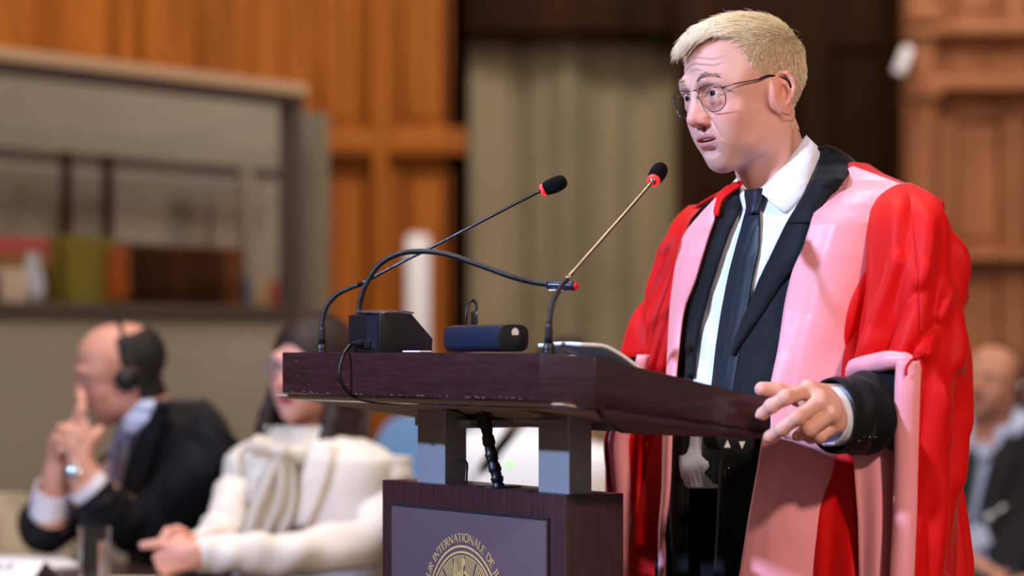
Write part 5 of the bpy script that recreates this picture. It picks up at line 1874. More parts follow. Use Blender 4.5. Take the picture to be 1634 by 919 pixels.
def man_left():
    p = empty('person', tuple(at(235, 900, 6.15)), 'bald-topped man in dark suit resting clasped hands on his mouth', 'person')
    p.location.z = 0
    HMl = head_matrix(tuple(at(190, 594, 6.10)), 76, 12, -3, .98)
    s, sk = far_head(HMl, p, skin=(220, 158, 138), stub=(120, 96, 90), neck_to=(0, -.075, -.18))
    hair_shell(s, HMl, p, DARK_HAIR, lambda x, y, z: np.minimum.reduce([(.002 - y), .086 - z - .10 * (y + .03) - .0 * x, z + .072, np.maximum(-y - .024, z - .014) + 0 * x]), .008, rough=.002)
    headset(HMl, p, 'black headphones over the bald crown', PADS)
    # torso, leaning on the table
    c = at(326, 900, 6.20); c.z = .0
    T = Torso((c.x, c.y, 0), 74, seat_table(.03, .20), h=.008)
    n = 48; ang = np.linspace(0, 2 * PI, n, endpoint=False)
    zs = np.concatenate([np.linspace(.44, .98, 16), np.linspace(.99, 1.085, 10)])
    G = np.stack([T.ring(z, ang, -.002) for z in zs]); mesh_obj('shirt', G.reshape(-1, 3), grid_faces(len(zs), n, True), LIGHT_BLUE, p)
    G = []
    for z in zs:
        op = np.interp(z, [.44, .8, 1.0, 1.09], [80, 72, 50, 20])
        G.append(T.ring(z, np.radians(np.linspace(op, op - 360 + 2 * (90 - op), 60)), .014))
    jk = cloth('jacket', np.array(G), .006, SUIT, p)
    lay(T, 'necktie', [(672, 193, 210), (690, 186, 206), (730, 178, 204), (780, 176, 200)], .016, LAV_TIE, p, nr=20, nc=8, thick=.004)
    lay(T, 'collar', [(640, 226, 256), (655, 212, 246), (672, 196, 236), (690, 190, 214)], .022, LIGHT_BLUE, p, nr=16, nc=8, thick=.003)
    lay(T, 'lapel', [(640, 250, 275), (665, 240, 268), (700, 218, 252), (750, 200, 236), (800, 192, 215)], .028, SUIT, jk, nr=20, nc=8, thick=.004)
    # arms: elbows on the table
    sh = Vector(T.wor(np.array([.19, -.005, 1.0]))); 
    near_el = at(235, 868, 6.02); near_w = at(133, 772, 5.93)
    near_el.z = max(near_el.z, .81)
    arm_tube('jacket_sleeve', [sh, (sh + near_el) / 2 + Vector((.03, -.03, .02)), near_el, at(170, 815, 5.95), at(143, 785, 5.935)], [.082, .070, .060, .056, .050], SUIT, p, n=32, m=60, wr=.004)
    arm_tube('shirt_cuff', [at(152, 790, 5.94), at(134, 770, 5.93)], [.046, .043], SHIRT, p, n=28, m=12, wr=.001)
    sh2 = Vector(T.wor(np.array([-.19, .0, 1.0]))); fe = at(78, 862, 6.12); fe.z = max(fe.z, .81)
    arm_tube('jacket_sleeve', [sh2, at(140, 800, 6.25), fe, at(74, 838, 6.06), at(80, 815, 6.02)], [.075, .065, .062, .058, .052], SUIT, p, n=32, m=60, wr=.004, seed=3)
    arm_tube('shirt_cuff', [at(78, 822, 6.03), at(86, 778, 5.99)], [.046, .042], SHIRT, p, n=28, m=12, wr=.001)
    # clasped hands
    q = lambda x, y, d=0: tuple(at(x, y, 5.93 + d))
    J = {'elbow': q(150, 795, .01), 'wrist': q(128, 742), 'index': [q(128, 690), q(130, 655), q(131, 640, .01), q(128, 626, .03)],
         'middle': [q(120, 694), q(98, 684), q(90, 694, .02), q(92, 706, .04)], 'ring': [q(118, 706), q(92, 700), q(84, 710, .02), q(90, 722, .04)],
         'pinky': [q(120, 718), q(96, 716), q(90, 726, .02), q(94, 734, .04)], 'thumb': [q(136, 720), q(146, 700), q(156, 690, .01), q(160, 686, .02)], 'heel': [q(120, 712)]}
    s1 = hand_sdf(J, 1.12, .0026); sk.append((s1, None, (222, 164, 142)))
    q = lambda x, y, d=0: tuple(at(x, y, 5.99 + d))
    J = {'elbow': q(80, 830, .04), 'wrist': q(92, 760), 'index': [q(104, 688), q(124, 668, -.04), q(134, 676, -.06), q(140, 688, -.065)],
         'middle': [q(96, 692), q(112, 682, -.045), q(124, 690, -.07), q(128, 700, -.075)], 'ring': [q(90, 700), q(108, 698, -.045), q(118, 706, -.07), q(122, 716, -.075)],
         'pinky': [q(86, 712), q(104, 714, -.04), q(112, 722, -.065), q(114, 730, -.07)], 'thumb': [q(104, 720), q(118, 690, -.01), q(124, 668, -.01), q(126, 652, -.01)], 'heel': [q(98, 712)]}
    s1 = hand_sdf(J, 1.12, .0026); sk.append((s1, None, (222, 164, 142)))
    join_skin('body', sk, p, SKIN2, bones_of(T, HMl, [(1, near_el, at(130, 750, 5.935)), (-1, fe, at(90, 765, 5.995))], 1.02))
    # wrist watch
    m = MB(); w = at(122, 752, 5.925); ax = (at(133, 772, 5.93) - at(126, 740, 5.925)).normalized()
    m.lathe([(.030, -.006), (.032, -.006), (.0325, .006), (.030, .006)], w + Vector((.002, .012, 0)), ax, 24)
    wt = m.build('watch', BLACK, p, True); wt['label'] = 'silver wrist watch'
    m = MB(); m.lathe([(.0001, 0), (.017, 0), (.018, .004), (.014, .007), (.0001, .007)], w + Vector((-.002, -.020, 0)), (-.1, -1, .2), 20)
    m.build('watch_case', SILVER, wt, True)
    legs('trousers', T, SUIT, p, .46)
    return T


def legs(name, T, material, parent, z):
    s = SDF((-.26, -.20, 0), (.26, .62, z + .16), .012)
    for sx in (-1, 1):
        s.cap((sx * .09, 0, z), (sx * .12, .42, z + .02), .09, .07, .03)
        s.cap((sx * .12, .42, z + .02), (sx * .12, .44, .06), .065, .05, .02)
        s.ell((sx * .12, .50, .05), (.05, .13, .045), .02)
    V, F = s.mesh()
    return mesh_obj(name, T.wor(V), F[:, ::-1], material, parent)


def woman():
    p = empty('person', (0, 0, 0), 'dark-haired woman in white jacket and cream bow blouse', 'person')
    p.location = (at(510, 900, 5.85).x, 5.85, 0)
    M = head_matrix(tuple(at(497, 590, 5.80)), 34, -2, -5, .97)
    s, sk = far_head(M, p, fem=True, skin=(226, 166, 148), lips=(196, 92, 92), op=.002, neck_to=(0, -.045, -.19))
    # hair: cap and two falls
    h = SDF((-.17, -.17, -.27), (.17, .12, .15), .004)
    h.ell((0, -.012, .034), (.088, .104, .095), .01)
    rng = random.Random(5)
    for sx in (-1, 1):
        for k in range(9):
            y = -.10 + .013 * k; x0 = sx * (.080 - .0015 * (k - 5) ** 2 * .6)
            pts = [(x0 * .8, y, .055), (x0 * 1.04, y + .004, .0), (x0 * 1.14, y + .008, -.07), (x0 * (1.22 + .1 * rng.random()), y + .012 + .02 * rng.random(), -.14), (x0 * (1.25 + .3 * rng.random()), y + .02, -.205 - .03 * rng.random())]
            h.chain([tuple(c) for c in crom(np.array(pts), 9)], [.018, .018, .019, .020, .020, .021, .019, .015, .009], .010)
    for k in range(5):
        h.cap((-.06 + .03 * k, -.10, .0), (-.07 + .035 * k, -.11, -.19), .028, .018, .02)
    h.ell((0, .100, -.035), (.060, .062, .088), .012, 's')
    h.ell((0, .030, -.17), (.045, .06, .09), .012, 's')
    V, F = h.mesh(); V = relax(V, F, 1)
    mesh_obj('hair', xf(V, M), F, BROWN_HAIR, p)
    gl = MB()
    for sx in (-1, 1):
        pts = [M @ Vector((sx * (.033 + .026 * math.cos(a)), .098 - .010 * (abs(sx * (.033 + .026 * math.cos(a))) / .06) ** 2, -.002 + .020 * math.sin(a))) for a in np.linspace(0, 2 * PI, 25)]
        gl.tube(pts, .0016, 8, caps=False)
        gl.tube([M @ Vector((sx * .059, .088, .004)), M @ Vector((sx * .076, .05, .004)), M @ Vector((sx * .078, -.01, .004))], .0014, 6)
    gl.tube([M @ Vector((-.008, .099, .0)), M @ Vector((.008, .099, .0))], .0016, 6)
    gl.build('glasses', mat('blue_grey_frame', (110, 120, 160), rough=.3), p, True)
    headset(M, p, 'black headphones under dark hair', PADS)
    T = Torso((p.location.x + .0, 5.84, 0), 34, seat_table(-.045, .10, .98), h=.008)
    n = 48; ang = np.linspace(0, 2 * PI, n, endpoint=False)
    zs = np.concatenate([np.linspace(.44, .93, 16), np.linspace(.94, 1.035, 12)])
    G = np.stack([T.ring(z, ang, -.002) for z in zs]); mesh_obj('blouse', G.reshape(-1, 3), grid_faces(len(zs), n, True), CREAM, p)
    G = []
    for z in zs:
        op = np.interp(z, [.44, .8, .95, 1.04], [78, 74, 60, 35])
        G.append(T.ring(z, np.radians(np.linspace(op, op - 360 + 2 * (90 - op), 60)), .012))
    jk = cloth('jacket', np.array(G), .007, WHITE_JK, p)
    lay(T, 'lapel', [(705, 500, 530), (740, 488, 528), (790, 476, 512), (840, 470, 490)], .022, WHITE_JK, jk, nr=20, nc=8, thick=.004)
    lay(T, 'lapel', [(708, 402, 424), (740, 396, 428), (790, 398, 430), (840, 410, 430)], .022, WHITE_JK, jk, nr=20, nc=8, thick=.004)
    # bow
    def ribbon(name, pts, w, seed):
        C = crom(np.array([tuple(q) for q in pts]), 30); G = []
        for i, c_ in enumerate(C):
            u = i / 29; r = []
            for v in np.linspace(-1, 1, 9):
                ww = np.interp(u, [0, .25, .7, 1], w)
                r.append(c_ + np.array((ww * v, -.012 * math.cos(v * 4 + u * 3 + seed) - .004, .004 * math.sin(v * 5))))
            G.append(r)
        return cloth(name, np.array(G), .003, CREAM, p)
    ribbon('bow_tail', [at(446, 725, 5.66), at(432, 770, 5.66), at(418, 820, 5.67), at(408, 868, 5.68)], [.012, .022, .026, .024], 0)
    ribbon('bow_tail', [at(450, 725, 5.66), at(458, 770, 5.66), at(452, 820, 5.67), at(438, 850, 5.68)], [.012, .020, .022, .02], 1)
    b = SDF(np.array(at(450, 720, 5.68)) - .10, np.array(at(450, 720, 5.68)) + .10, .004)
    for a_, c_ in ((at(450, 722, 5.66), at(415, 712, 5.67)), (at(450, 722, 5.66), at(482, 726, 5.68))):
        b.cap(tuple(a_), tuple(c_), .010, .024, .01)
    b.ell(tuple(at(449, 722, 5.65)), (.014, .012, .018), .006)
    V, F = b.mesh(); mesh_obj('bow', V, F, CREAM, p)
    # arms
    sh = Vector(T.wor(np.array([.155, -.01, .960])))
    el = at(600, 900, 5.62); el.z = max(el.z, .81)
    arm_tube('jacket_sleeve', [sh, at(612, 800, 5.74), el, at(480, 883, 5.50), at(380, 884, 5.45), at(314, 884, 5.44)], [.066, .062, .054, .046, .041, .038], WHITE_JK, p, n=32, m=80, wr=.004)
    sh2 = Vector(T.wor(np.array([-.155, 0, .955]))); 
    arm_tube('jacket_sleeve', [sh2, at(378, 800, 5.80), at(352, 862, 5.72), at(330, 876, 5.58), at(308, 880, 5.52)], [.056, .052, .048, .044, .038], WHITE_JK, p, n=32, m=60, wr=.004, seed=2)
    q = lambda x, y, d=0: tuple(at(x, y - 4, 5.425 + d))
    J = {'elbow': q(350, 890, .03), 'wrist': q(312, 888), 'index': [q(276, 874), q(248, 872), q(238, 873, .005), q(228, 874, .01)],
         'middle': [q(272, 886), q(252, 894), q(256, 902, .02), q(266, 904, .03)], 'ring': [q(274, 898), q(256, 906), q(260, 914, .02), q(270, 914, .03)],
         'pinky': [q(280, 908), q(264, 914), q(268, 920, .02), q(276, 920, .03)], 'thumb': [q(300, 876, .02), q(284, 864, .03), q(270, 860, .03), q(260, 862, .03)], 'heel': [q(290, 890)]}
    s1 = hand_sdf(J, 1.0, .0026); sk.append((s1, None, (232, 168, 146)))
    q = lambda x, y, d=0: tuple(at(x, y - 4, 5.49 + d))
    J = {'elbow': q(350, 880, .03), 'wrist': q(312, 880), 'index': [q(286, 860), q(268, 852, -.01), q(262, 862, -.03), q(262, 870, -.04)],
         'middle': [q(280, 866), q(262, 862, -.01), q(256, 872, -.03), q(256, 880, -.04)], 'ring': [q(278, 876), q(260, 876, -.01), q(254, 886, -.03), q(256, 894, -.04)],
         'pinky': [q(280, 886), q(264, 888, -.01), q(258, 898, -.03), q(260, 904, -.04)], 'thumb': [q(300, 872), q(292, 856, -.02), q(284, 850, -.03), q(276, 850, -.04)], 'heel': [q(294, 876)]}
    s1 = hand_sdf(J, 1.0, .0026); sk.append((s1, None, (232, 168, 146)))
    join_skin('body', sk, p, SKIN2, bones_of(T, M, [(1, el, at(318, 884, 5.44)), (-1, at(352, 862, 5.72), at(314, 877, 5.51))], .955, .62))
    m = MB(); m.lathe([(.0001, 0), (.008, .001), (.008, .004), (.0001, .005)], at(428, 858, 5.66), (0, -1, 0), 16)
    o = m.build('badge', mat('blue_badge', (60, 90, 170), rough=.4), p, True)
    m = MB(); m.box(at(446, 815, 5.67), (.010, .004, .006), None, .001); o = m.build('pin', mat('red_pin', (170, 50, 40), rough=.4), p)
    legs('trousers', T, mat('dark_trousers', (40, 38, 44), rough=.7), p, .46)


def lap_hand(o_):
    q = lambda x, y, z: tuple(o_ + Vector((x, y, z)))
    J = {'wrist': q(.03, .04, 0), 'index': [q(-.03, -.03, 0), q(-.05, -.06, 0), q(-.06, -.075, -.01), q(-.065, -.08, -.025)],
         'middle': [q(-.012, -.038, 0), q(-.028, -.075, 0), q(-.035, -.09, -.01), q(-.04, -.095, -.028)],
         'ring': [q(.006, -.034, 0), q(-.004, -.070, 0), q(-.01, -.085, -.01), q(-.012, -.09, -.028)],
         'pinky': [q(.022, -.026, -.004), q(.020, -.055, -.004), q(.018, -.068, -.012), q(.016, -.074, -.026)],
         'thumb': [q(-.01, .01, 0), q(-.04, -.005, 0), q(-.056, -.02, 0), q(-.066, -.032, -.006)]}
    return hand_sdf(J, 1.0, .0026)


def man_right():
    p = empty('person', (at(1585, 900, 8.2).x, 8.25, 0), 'balding man in dark suit with green tie, headphones and name badge', 'person')
    M = head_matrix(tuple(at(1583, 612, 8.15)), 36, -12, -2, 1.0)
    s, sk = far_head(M, p, skin=(198, 140, 112), stub=(110, 84, 72), h=.003)
    hair_shell(s, M, p, DARK_HAIR, lambda x, y, z: np.minimum.reduce([(.0 - y), .058 - z, z + .07, np.maximum(-y - .026, z - .014) + 0 * x]), .006)
    headset(M, p, 'black headphones with silver ear cups')
    T = Torso((at(1592, 900, 8.25).x, 8.25, 0), 34, seat_table(-.03, .04), h=.009)
    n = 40; ang = np.linspace(0, 2 * PI, n, endpoint=False)
    zs = np.concatenate([np.linspace(.44, .94, 14), np.linspace(.95, 1.05, 10)])
    G = np.stack([T.ring(z, ang, -.002) for z in zs]); mesh_obj('shirt', G.reshape(-1, 3), grid_faces(len(zs), n, True), LIGHT_BLUE, p)
    G = []
    for z in zs:
        op = np.interp(z, [.44, .7, .95, 1.05], [84, 80, 58, 25])
        G.append(T.ring(z, np.radians(np.linspace(op, op - 360 + 2 * (90 - op), 60)), .014))
    jk = cloth('jacket', np.array(G), .006, CHAR, p)
    lay(T, 'necktie', [(716, 1540, 1560), (740, 1536, 1558), (780, 1530, 1552), (830, 1526, 1540)], .018, GREEN_TIE, p, nr=20, nc=8, thick=.004)
    lay(T, 'collar', [(680, 1596, 1614), (698, 1572, 1606), (716, 1558, 1590), (732, 1560, 1570)], .018, LIGHT_BLUE, p, nr=16, nc=8, thick=.003)
    lay(T, 'lapel', [(694, 1604, 1628), (740, 1580, 1622), (790, 1566, 1600), (850, 1552, 1570)], .024, CHAR, jk, nr=20, nc=8, thick=.004)
    sh = Vector(T.wor(np.array([.20, 0, .96])))
    arm_tube('jacket_sleeve', [sh, sh + Vector((.06, -.04, -.16)), sh + Vector((.04, -.12, -.36)), sh + Vector((-.12, -.24, -.42))], [.074, .066, .058, .05], CHAR, p, n=28, m=40, wr=.004)
    sh = Vector(T.wor(np.array([-.20, 0, .96])))
    arm_tube('jacket_sleeve', [sh, sh + Vector((-.06, .0, -.16)), sh + Vector((-.04, -.12, -.36)), sh + Vector((.06, -.24, -.42))], [.074, .066, .058, .05], CHAR, p, n=28, m=40, wr=.004, seed=4)
    arm_ends = []
    for sx, e in ((1, Vector((.10, -.36, .53))), (-1, Vector((-.02, -.34, .53)))):
        o_ = Vector(T.c) + e + Vector((-.06, -.02, 0))
        arm_ends.append((sx, Vector(T.wor(np.array([sx * .20, 0, .96]))) + Vector((sx * .04, -.13, -.32)), o_ + Vector((.03, .04, 0))))
        s1 = lap_hand(o_); sk.append((s1, None, (200, 144, 118)))
    join_skin('body', sk, p, SKIN2, bones_of(T, M, arm_ends, .96, .6), h=.0045)
    bd = MB(); c = Vector(T.hit(1552, 860, .045))
    R = Matrix.Rotation(math.radians(-22), 3, 'Y')
    bd.box(c, (.098, .003, .066), R, .002)
    b = bd.build('name_badge', mat('badge_card', (206, 220, 248), rough=.4), p)
    m = MB()
    for i, w in enumerate((.05, .034)):
        m.box(c + R @ Vector((-.008, -.0022, .010 - .018 * i)), (w, .0006, .004), R)
    m.build('badge_print', mat('badge_print', (120, 140, 190), rough=.5), b)
    m = MB(); m.lathe([(.0001, 0), (.014, .001), (.016, .005), (.010, .010), (.0001, .011)], T.hit(1578, 826, .045), (-.2, -1, 0), 20)
    m.tube([Vector(T.hit(1578, 826, .045)), Vector(T.hit(1594, 815, .045)), Vector(T.hit(1606, 806, .045))], [.006, .007, .009], 8)
    m.build('badge_clip', SILVER, p, True)
    legs('trousers', T, CHAR, p, .46)
    # neighbour at the picture's edge
    p2 = empty('person', (at(1730, 900, 9.3).x, 9.3, 0), 'person cut off by the right edge of the picture, wearing headphones', 'person')
    M = head_matrix(tuple(at(1672, 655, 9.15)), 30, 0, 0, .97)
    s, sk = far_head(M, p2, skin=(196, 120, 110), h=.004)
    hair_shell(s, M, p2, DARK_HAIR, lambda x, y, z: np.minimum.reduce([np.maximum(.02 - y, z - .07), z + .07, np.maximum(-y - .026, z - .014)]), .012)
    headset(M, p2, 'headphones')
    join_skin('body', sk, p2, SKIN2, [(M @ Vector((0, -.045, -.15)), M @ Vector((0, -.06, -.30)), .045, .06)], h=.0045)
    T2 = Torso((at(1730, 900, 9.3).x, 9.32, 0), 20, seat_table(-.10, .04, .95), h=.01)
    G = np.stack([T2.ring(z, ang, .01) for z in np.linspace(.44, .99, 22)]); mesh_obj('jacket', G.reshape(-1, 3), grid_faces(22, n, True), CHAR, p2)
    legs('trousers', T2, CHAR, p2, .46)


def person_behind():
    p = empty('person', (at(880, 900, 6.6).x, 6.6, 0), 'person in white jacket over black, hidden behind the lectern', 'person')
    M = head_matrix(tuple(at(905, 612, 6.55)), 20, 0, 0, .92)
    s, sk = far_head(M, p, fem=True, h=.004)
    hair_shell(s, M, p, DARK_HAIR, lambda x, y, z: np.minimum.reduce([np.maximum(.02 - y, z - .06), z + .08, np.maximum(-y - .01, z - .014)]), .010)
    T = Torso((at(862, 900, 6.6).x, 6.62, 0), 16, seat_table(-.075, .06, 1.02), h=.009)
    n = 40; ang = np.linspace(0, 2 * PI, n, endpoint=False)
    zs = np.concatenate([np.linspace(.44, .90, 14), np.linspace(.91, 1.0, 10)])
    G = np.stack([T.ring(z, ang, -.002) for z in zs]); mesh_obj('top', G.reshape(-1, 3), grid_faces(len(zs), n, True), SUIT, p)
    G = []
    for z in zs:
        op = np.interp(z, [.44, .7, .9, 1.0], [86, 80, 62, 40])
        G.append(T.ring(z, np.radians(np.linspace(op, op - 360 + 2 * (90 - op), 60)), .016))
    W = mat('bright_white_jacket', (250, 250, 252), rough=.7)
    jk = cloth('jacket', np.array(G), .006, W, p)
    lay(T, 'jacket_front', [(660, 852, 905), (700, 822, 890), (740, 790, 880), (790, 752, 875), (850, 735, 870)], .024, W, jk, nr=20, nc=10, thick=.005)
    lay(T, 'jacket_front', [(650, 770, 830), (690, 742, 806), (720, 730, 782), (760, 722, 756), (800, 715, 740)], .024, W, jk, nr=20, nc=10, thick=.005)
    for sx in (1, -1):
        sh = Vector(T.wor(np.array([sx * .195, 0, .915])))
        arm_tube('jacket_sleeve', [sh, sh + Vector((sx * .05, -.03, -.14)), sh + Vector((sx * .02, -.12, -.26)), sh + Vector((-sx * .09, -.31, -.235))], [.068, .062, .052, .040], W, p, n=28, m=40, wr=.004)
    ae = []
    for sx in (1, -1):
        sh = Vector(T.wor(np.array([sx * .195, 0, .915])))
        o_ = sh + Vector((-sx * .10 - .02, -.36, -.235))
        ae.append((sx, sh + Vector((sx * .02, -.12, -.24)), o_ + Vector((.03, .04, 0))))
        sk.append((lap_hand(o_), None, (214, 152, 130)))
    join_skin('body', sk, p, SKIN2, bones_of(T, M, ae, .915, .6), h=.0045)
    m = MB(); m.lathe([(.0001, 0), (.006, .001), (.006, .004), (.0001, .005)], T.hit(812, 742, .03), (0, -1, 0), 16)
    m.build('badge', mat('green_badge', (60, 200, 60), rough=.4, emit=((80, 255, 60), 1.2)), p, True)
    legs('trousers', T, SUIT, p, .46)
# ------------------------------------------------------------------ the room
OAK = wood('oak_orange', (172, 98, 26), (122, 62, 10), scale=5, stretch=(2.2, 2.2, .25), rough=.65, coat=0, spec=.25)
OAKR = wood('oak_brown', (170, 112, 76), (134, 84, 54), scale=5, stretch=(2.2, 2.2, .25), rough=.65, coat=0, spec=.25)
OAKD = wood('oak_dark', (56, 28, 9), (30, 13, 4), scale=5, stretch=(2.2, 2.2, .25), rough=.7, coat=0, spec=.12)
CURT = mat('olive_curtain', (150, 134, 106), rough=.9, sheen=.2, var=(3, .08))
BEIGEW = mat('beige_partition', (140, 130, 116), rough=.8, var=(1.2, .1))
FRAME = mat('bronze_frame', (92, 84, 80), rough=.4, metal=.4)
TANF = mat('tan_frame', (186, 156, 124), rough=.5)
OLIVE = mat('olive_frame', (116, 106, 84), rough=.6)
FLOOR = mat('brown_carpet', (84, 66, 56), rough=.95, bump=(200, .4, .004), var=(6, .15))
TABLEW = wood('table_wood', (74, 54, 50), (48, 34, 32), scale=8, stretch=(.3, 3, 3), rough=.3, coat=.2)
CHAIRM = mat('beige_upholstery', (206, 192, 168), rough=.8)
BLUECH = mat('blue_upholstery', (120, 168, 226), rough=.75)
GLASSY = None


def clear_glass():
    m = mat('clear_glass', (255, 255, 255), rough=.0, trans=1, ior=1.45)
    return m


def panel_wall(name, x0, x1, z0, z1, Y, openings, mt, depth=.05, parent=None, thick=.12):
    """panelled timber: board, frame standing proud around the openings, a raised field in each"""
    m = MB()
    m.box(((x0 + x1) / 2, Y + thick / 2, (z0 + z1) / 2), (x1 - x0, thick, z1 - z0))
    # frame = full face minus openings, cut on a grid
    xs = sorted({x0, x1} | {o[0] for o in openings} | {o[1] for o in openings})
    zs = sorted({z0, z1} | {o[2] for o in openings} | {o[3] for o in openings})
    for i in range(len(xs) - 1):
        for j in range(len(zs) - 1):
            cx, cz = (xs[i] + xs[i + 1]) / 2, (zs[j] + zs[j + 1]) / 2
            if any(o[0] < cx < o[1] and o[2] < cz < o[3] for o in openings): continue
            m.box((cx, Y - depth / 2, cz), (xs[i + 1] - xs[i], depth, zs[j + 1] - zs[j]))
    for o in openings:
        w, h = o[1] - o[0], o[3] - o[2]
        b = min(.06, w * .2)
        c = ((o[0] + o[1]) / 2, (o[2] + o[3]) / 2)
        vs = [(o[0] + .01, Y, o[2] + .01), (o[1] - .01, Y, o[2] + .01), (o[1] - .01, Y, o[3] - .01), (o[0] + .01, Y, o[3] - .01)]
        vs += [(o[0] + b, Y - depth * .6, o[2] + b), (o[1] - b, Y - depth * .6, o[2] + b), (o[1] - b, Y - depth * .6, o[3] - b), (o[0] + b, Y - depth * .6, o[3] - b)]
        m.add(vs, [(4, 5, 6, 7), (0, 1, 5, 4), (1, 2, 6, 5), (2, 3, 7, 6), (3, 0, 4, 7)])
        for (a, b_, c_, d) in ((o[0], o[1], o[2], o[2] + .025), (o[0], o[1], o[3] - .025, o[3]), (o[0], o[0] + .025, o[2], o[3]), (o[1] - .025, o[1], o[2], o[3])):
            m.box(((a + b_) / 2, Y - depth * .55, (c_ + d) / 2), (b_ - a, depth * .9, d - c_), None, .006)
    return m


def X(px, Y): return (px - CX) * Y / FPX
def Zp(py, Y): return CAMZ - (py - HZ) * Y / FPX


def room():
    def st(o, label=None):
        o['kind'] = 'structure'
        return o
    m = MB(); m.box((0, 6, -.05), (16, 18, .1)); st(m.build('floor', FLOOR))
    m = MB(); m.box((0, 6, 6.05), (16, 18, .1)); st(m.build('ceiling', mat('ceiling_white', (120, 100, 80), rough=.9)))
    # left part of the back wall
    Y = 12.0
    ox = lambda a, b, c, d: (X(a, Y), X(b, Y), Zp(d, Y), Zp(c, Y))
    ops = [ox(-420, -300, -300, 120), ox(-260, -120, -300, 120), ox(-60, 78, -300, 150), ox(212, 330, -300, 150), ox(392, 462, -60, 205), ox(500, 586, -60, 205), ox(628, 722, -60, 205),
           ox(392, 462, 262, 700), ox(500, 600, 262, 720), ox(634, 722, 262, 720), ox(-60, 78, 200, 700), ox(212, 330, 200, 700)]
    m = panel_wall('w', -8, X(745, Y), 0, 6, Y, ops, OAK)
    m.box(((-8 + X(745, Y)) / 2, Y - .07, Zp(232, Y)), (X(745, Y) + 8, .14, .10), None, .02)
    m.box(((-8 + X(745, Y)) / 2, Y - .05, Zp(214, Y)), (X(745, Y) + 8, .11, .04), None, .01)
    for a, b in ((100, 182), (596, 622)):
        m.box(((X(a, Y) + X(b, Y)) / 2, Y - .09, 3), (X(b, Y) - X(a, Y), .10, 6), None, .02)
    st(m.build('wall_left', OAK, auto=30))
    # return beside the curtain and head over it
    m = MB(); m.box((X(728, Y), Y + .6, 3), (.10, 1.3, 6)); st(m.build('trim_1', OAKD))
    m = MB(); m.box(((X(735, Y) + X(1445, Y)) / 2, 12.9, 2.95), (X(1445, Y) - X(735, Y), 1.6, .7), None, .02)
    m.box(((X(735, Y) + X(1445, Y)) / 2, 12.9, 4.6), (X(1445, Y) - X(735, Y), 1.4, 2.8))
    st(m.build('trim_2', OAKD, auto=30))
    # curtain
    Yc = 12.4
    G = []
    for z in np.linspace(.02, 2.75, 14):
        row = []
        for px in np.linspace(742, 1092, 260):
            x = X(px, Yc)
            d = .014 * math.sin(x * 38 + 1.3 * math.sin(x * 9)) + .05 * math.sin(x * 11.5 + 1.2 + .8 * math.sin(x * 4)) + .012 * math.sin(x * 23)
            row.append((x + .01 * math.sin(x * 30 + z), Yc + d, z))
        G.append(row)
    c = cloth('curtain', np.array(G), .006, CURT, None)
    tag(c, 'tall olive beige curtain hanging in the opening between the wood walls', 'curtain')
    # dark doorway
    Yd = 11.75
    ox = lambda a, b, c, d: (X(a, Yd), X(b, Yd), Zp(d, Yd), Zp(c, Yd))
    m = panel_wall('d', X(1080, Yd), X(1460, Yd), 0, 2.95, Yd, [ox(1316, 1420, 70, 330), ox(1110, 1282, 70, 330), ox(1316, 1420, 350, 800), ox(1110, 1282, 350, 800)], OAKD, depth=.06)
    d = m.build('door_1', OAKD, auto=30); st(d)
    for nm, sx in (('wall_west', -1), ('wall_east', 1)):
        m = MB(); m.box((sx * 8.05, 9.3, 3), (.1, 9.0, 6))
        for k in range(6):
            m.box((sx * 7.97, 5.4 + 1.5 * k, 3), (.08, .14, 6), None, .01)
        for zz in (.15, 1.1, 2.4):
            m.box((sx * 7.965, 9.3, zz), (.09, 9.0, .14), None, .01)
        st(m.build(nm, OAK, auto=30))
    m = MB(); m.box((0, 13.6, 3), (16, .1, 6)); st(m.build('wall_back', OAKD))
    # right part
    Y = 10.6
    ox = lambda a, b, c, d: (X(a, Y), X(b, Y), Zp(d, Y), Zp(c, Y))
    ops = [ox(1512, 1604, -260, 34), ox(1512, 1604, 182, 398), ox(1512, 1604, 424, 690), ox(1622, 1720, -260, 34), ox(1622, 1720, 182, 398), ox(1622, 1720, 424, 690), ox(1740, 1840, 182, 398), ox(1740, 1840, 424, 690)]
    m = panel_wall('w', X(1476, Y), 8, 0, 6, Y, ops, OAKR)
    m.box(((X(1476, Y) + 8) / 2, Y - .08, Zp(52, Y)), (8 - X(1476, Y), .16, .05), None, .015)
    m.box(((X(1476, Y) + 8) / 2, Y - .08, Zp(138, Y)), (8 - X(1476, Y), .18, .06), None, .02)
    m.box(((X(1476, Y) + 8) / 2, Y - .06, Zp(152, Y)), (8 - X(1476, Y), .12, .03), None, .01)
    m.box(((X(1476, Y) + 8) / 2, Y - .07, Zp(411, Y)), (8 - X(1476, Y), .12, .03), None, .01)
    for px in (1527, 1588, 1650, 1710):
        m.lathe([(.0001, -.02), (.05, -.015), (.055, .0), (.03, .012), (.0001, .015)], (X(px, Y), Y - .055, Zp(112, Y)), (0, -1, 0), 24)
    st(m.build('wall_right', OAKR, auto=30))
    m = MB()
    x0, x1 = X(1443, Y), X(1490, Y)
    m.box(((x0 + x1) / 2, Y - .02, 3), (x1 - x0, .16, 6), None, .008)
    m.box(((x0 + x1) / 2, Y - .12, 3), ((x1 - x0) * .62, .06, 6), None, .01)
    for zz, h in ((Zp(30, Y), .06), (Zp(150, Y), .07), (Zp(60, Y), .03), (.25, .5)):
        m.box(((x0 + x1) / 2, Y - .12, zz), (x1 - x0 + .01, .12, h), None, .012)
    st(m.build('trim_3', OAKR, auto=30))
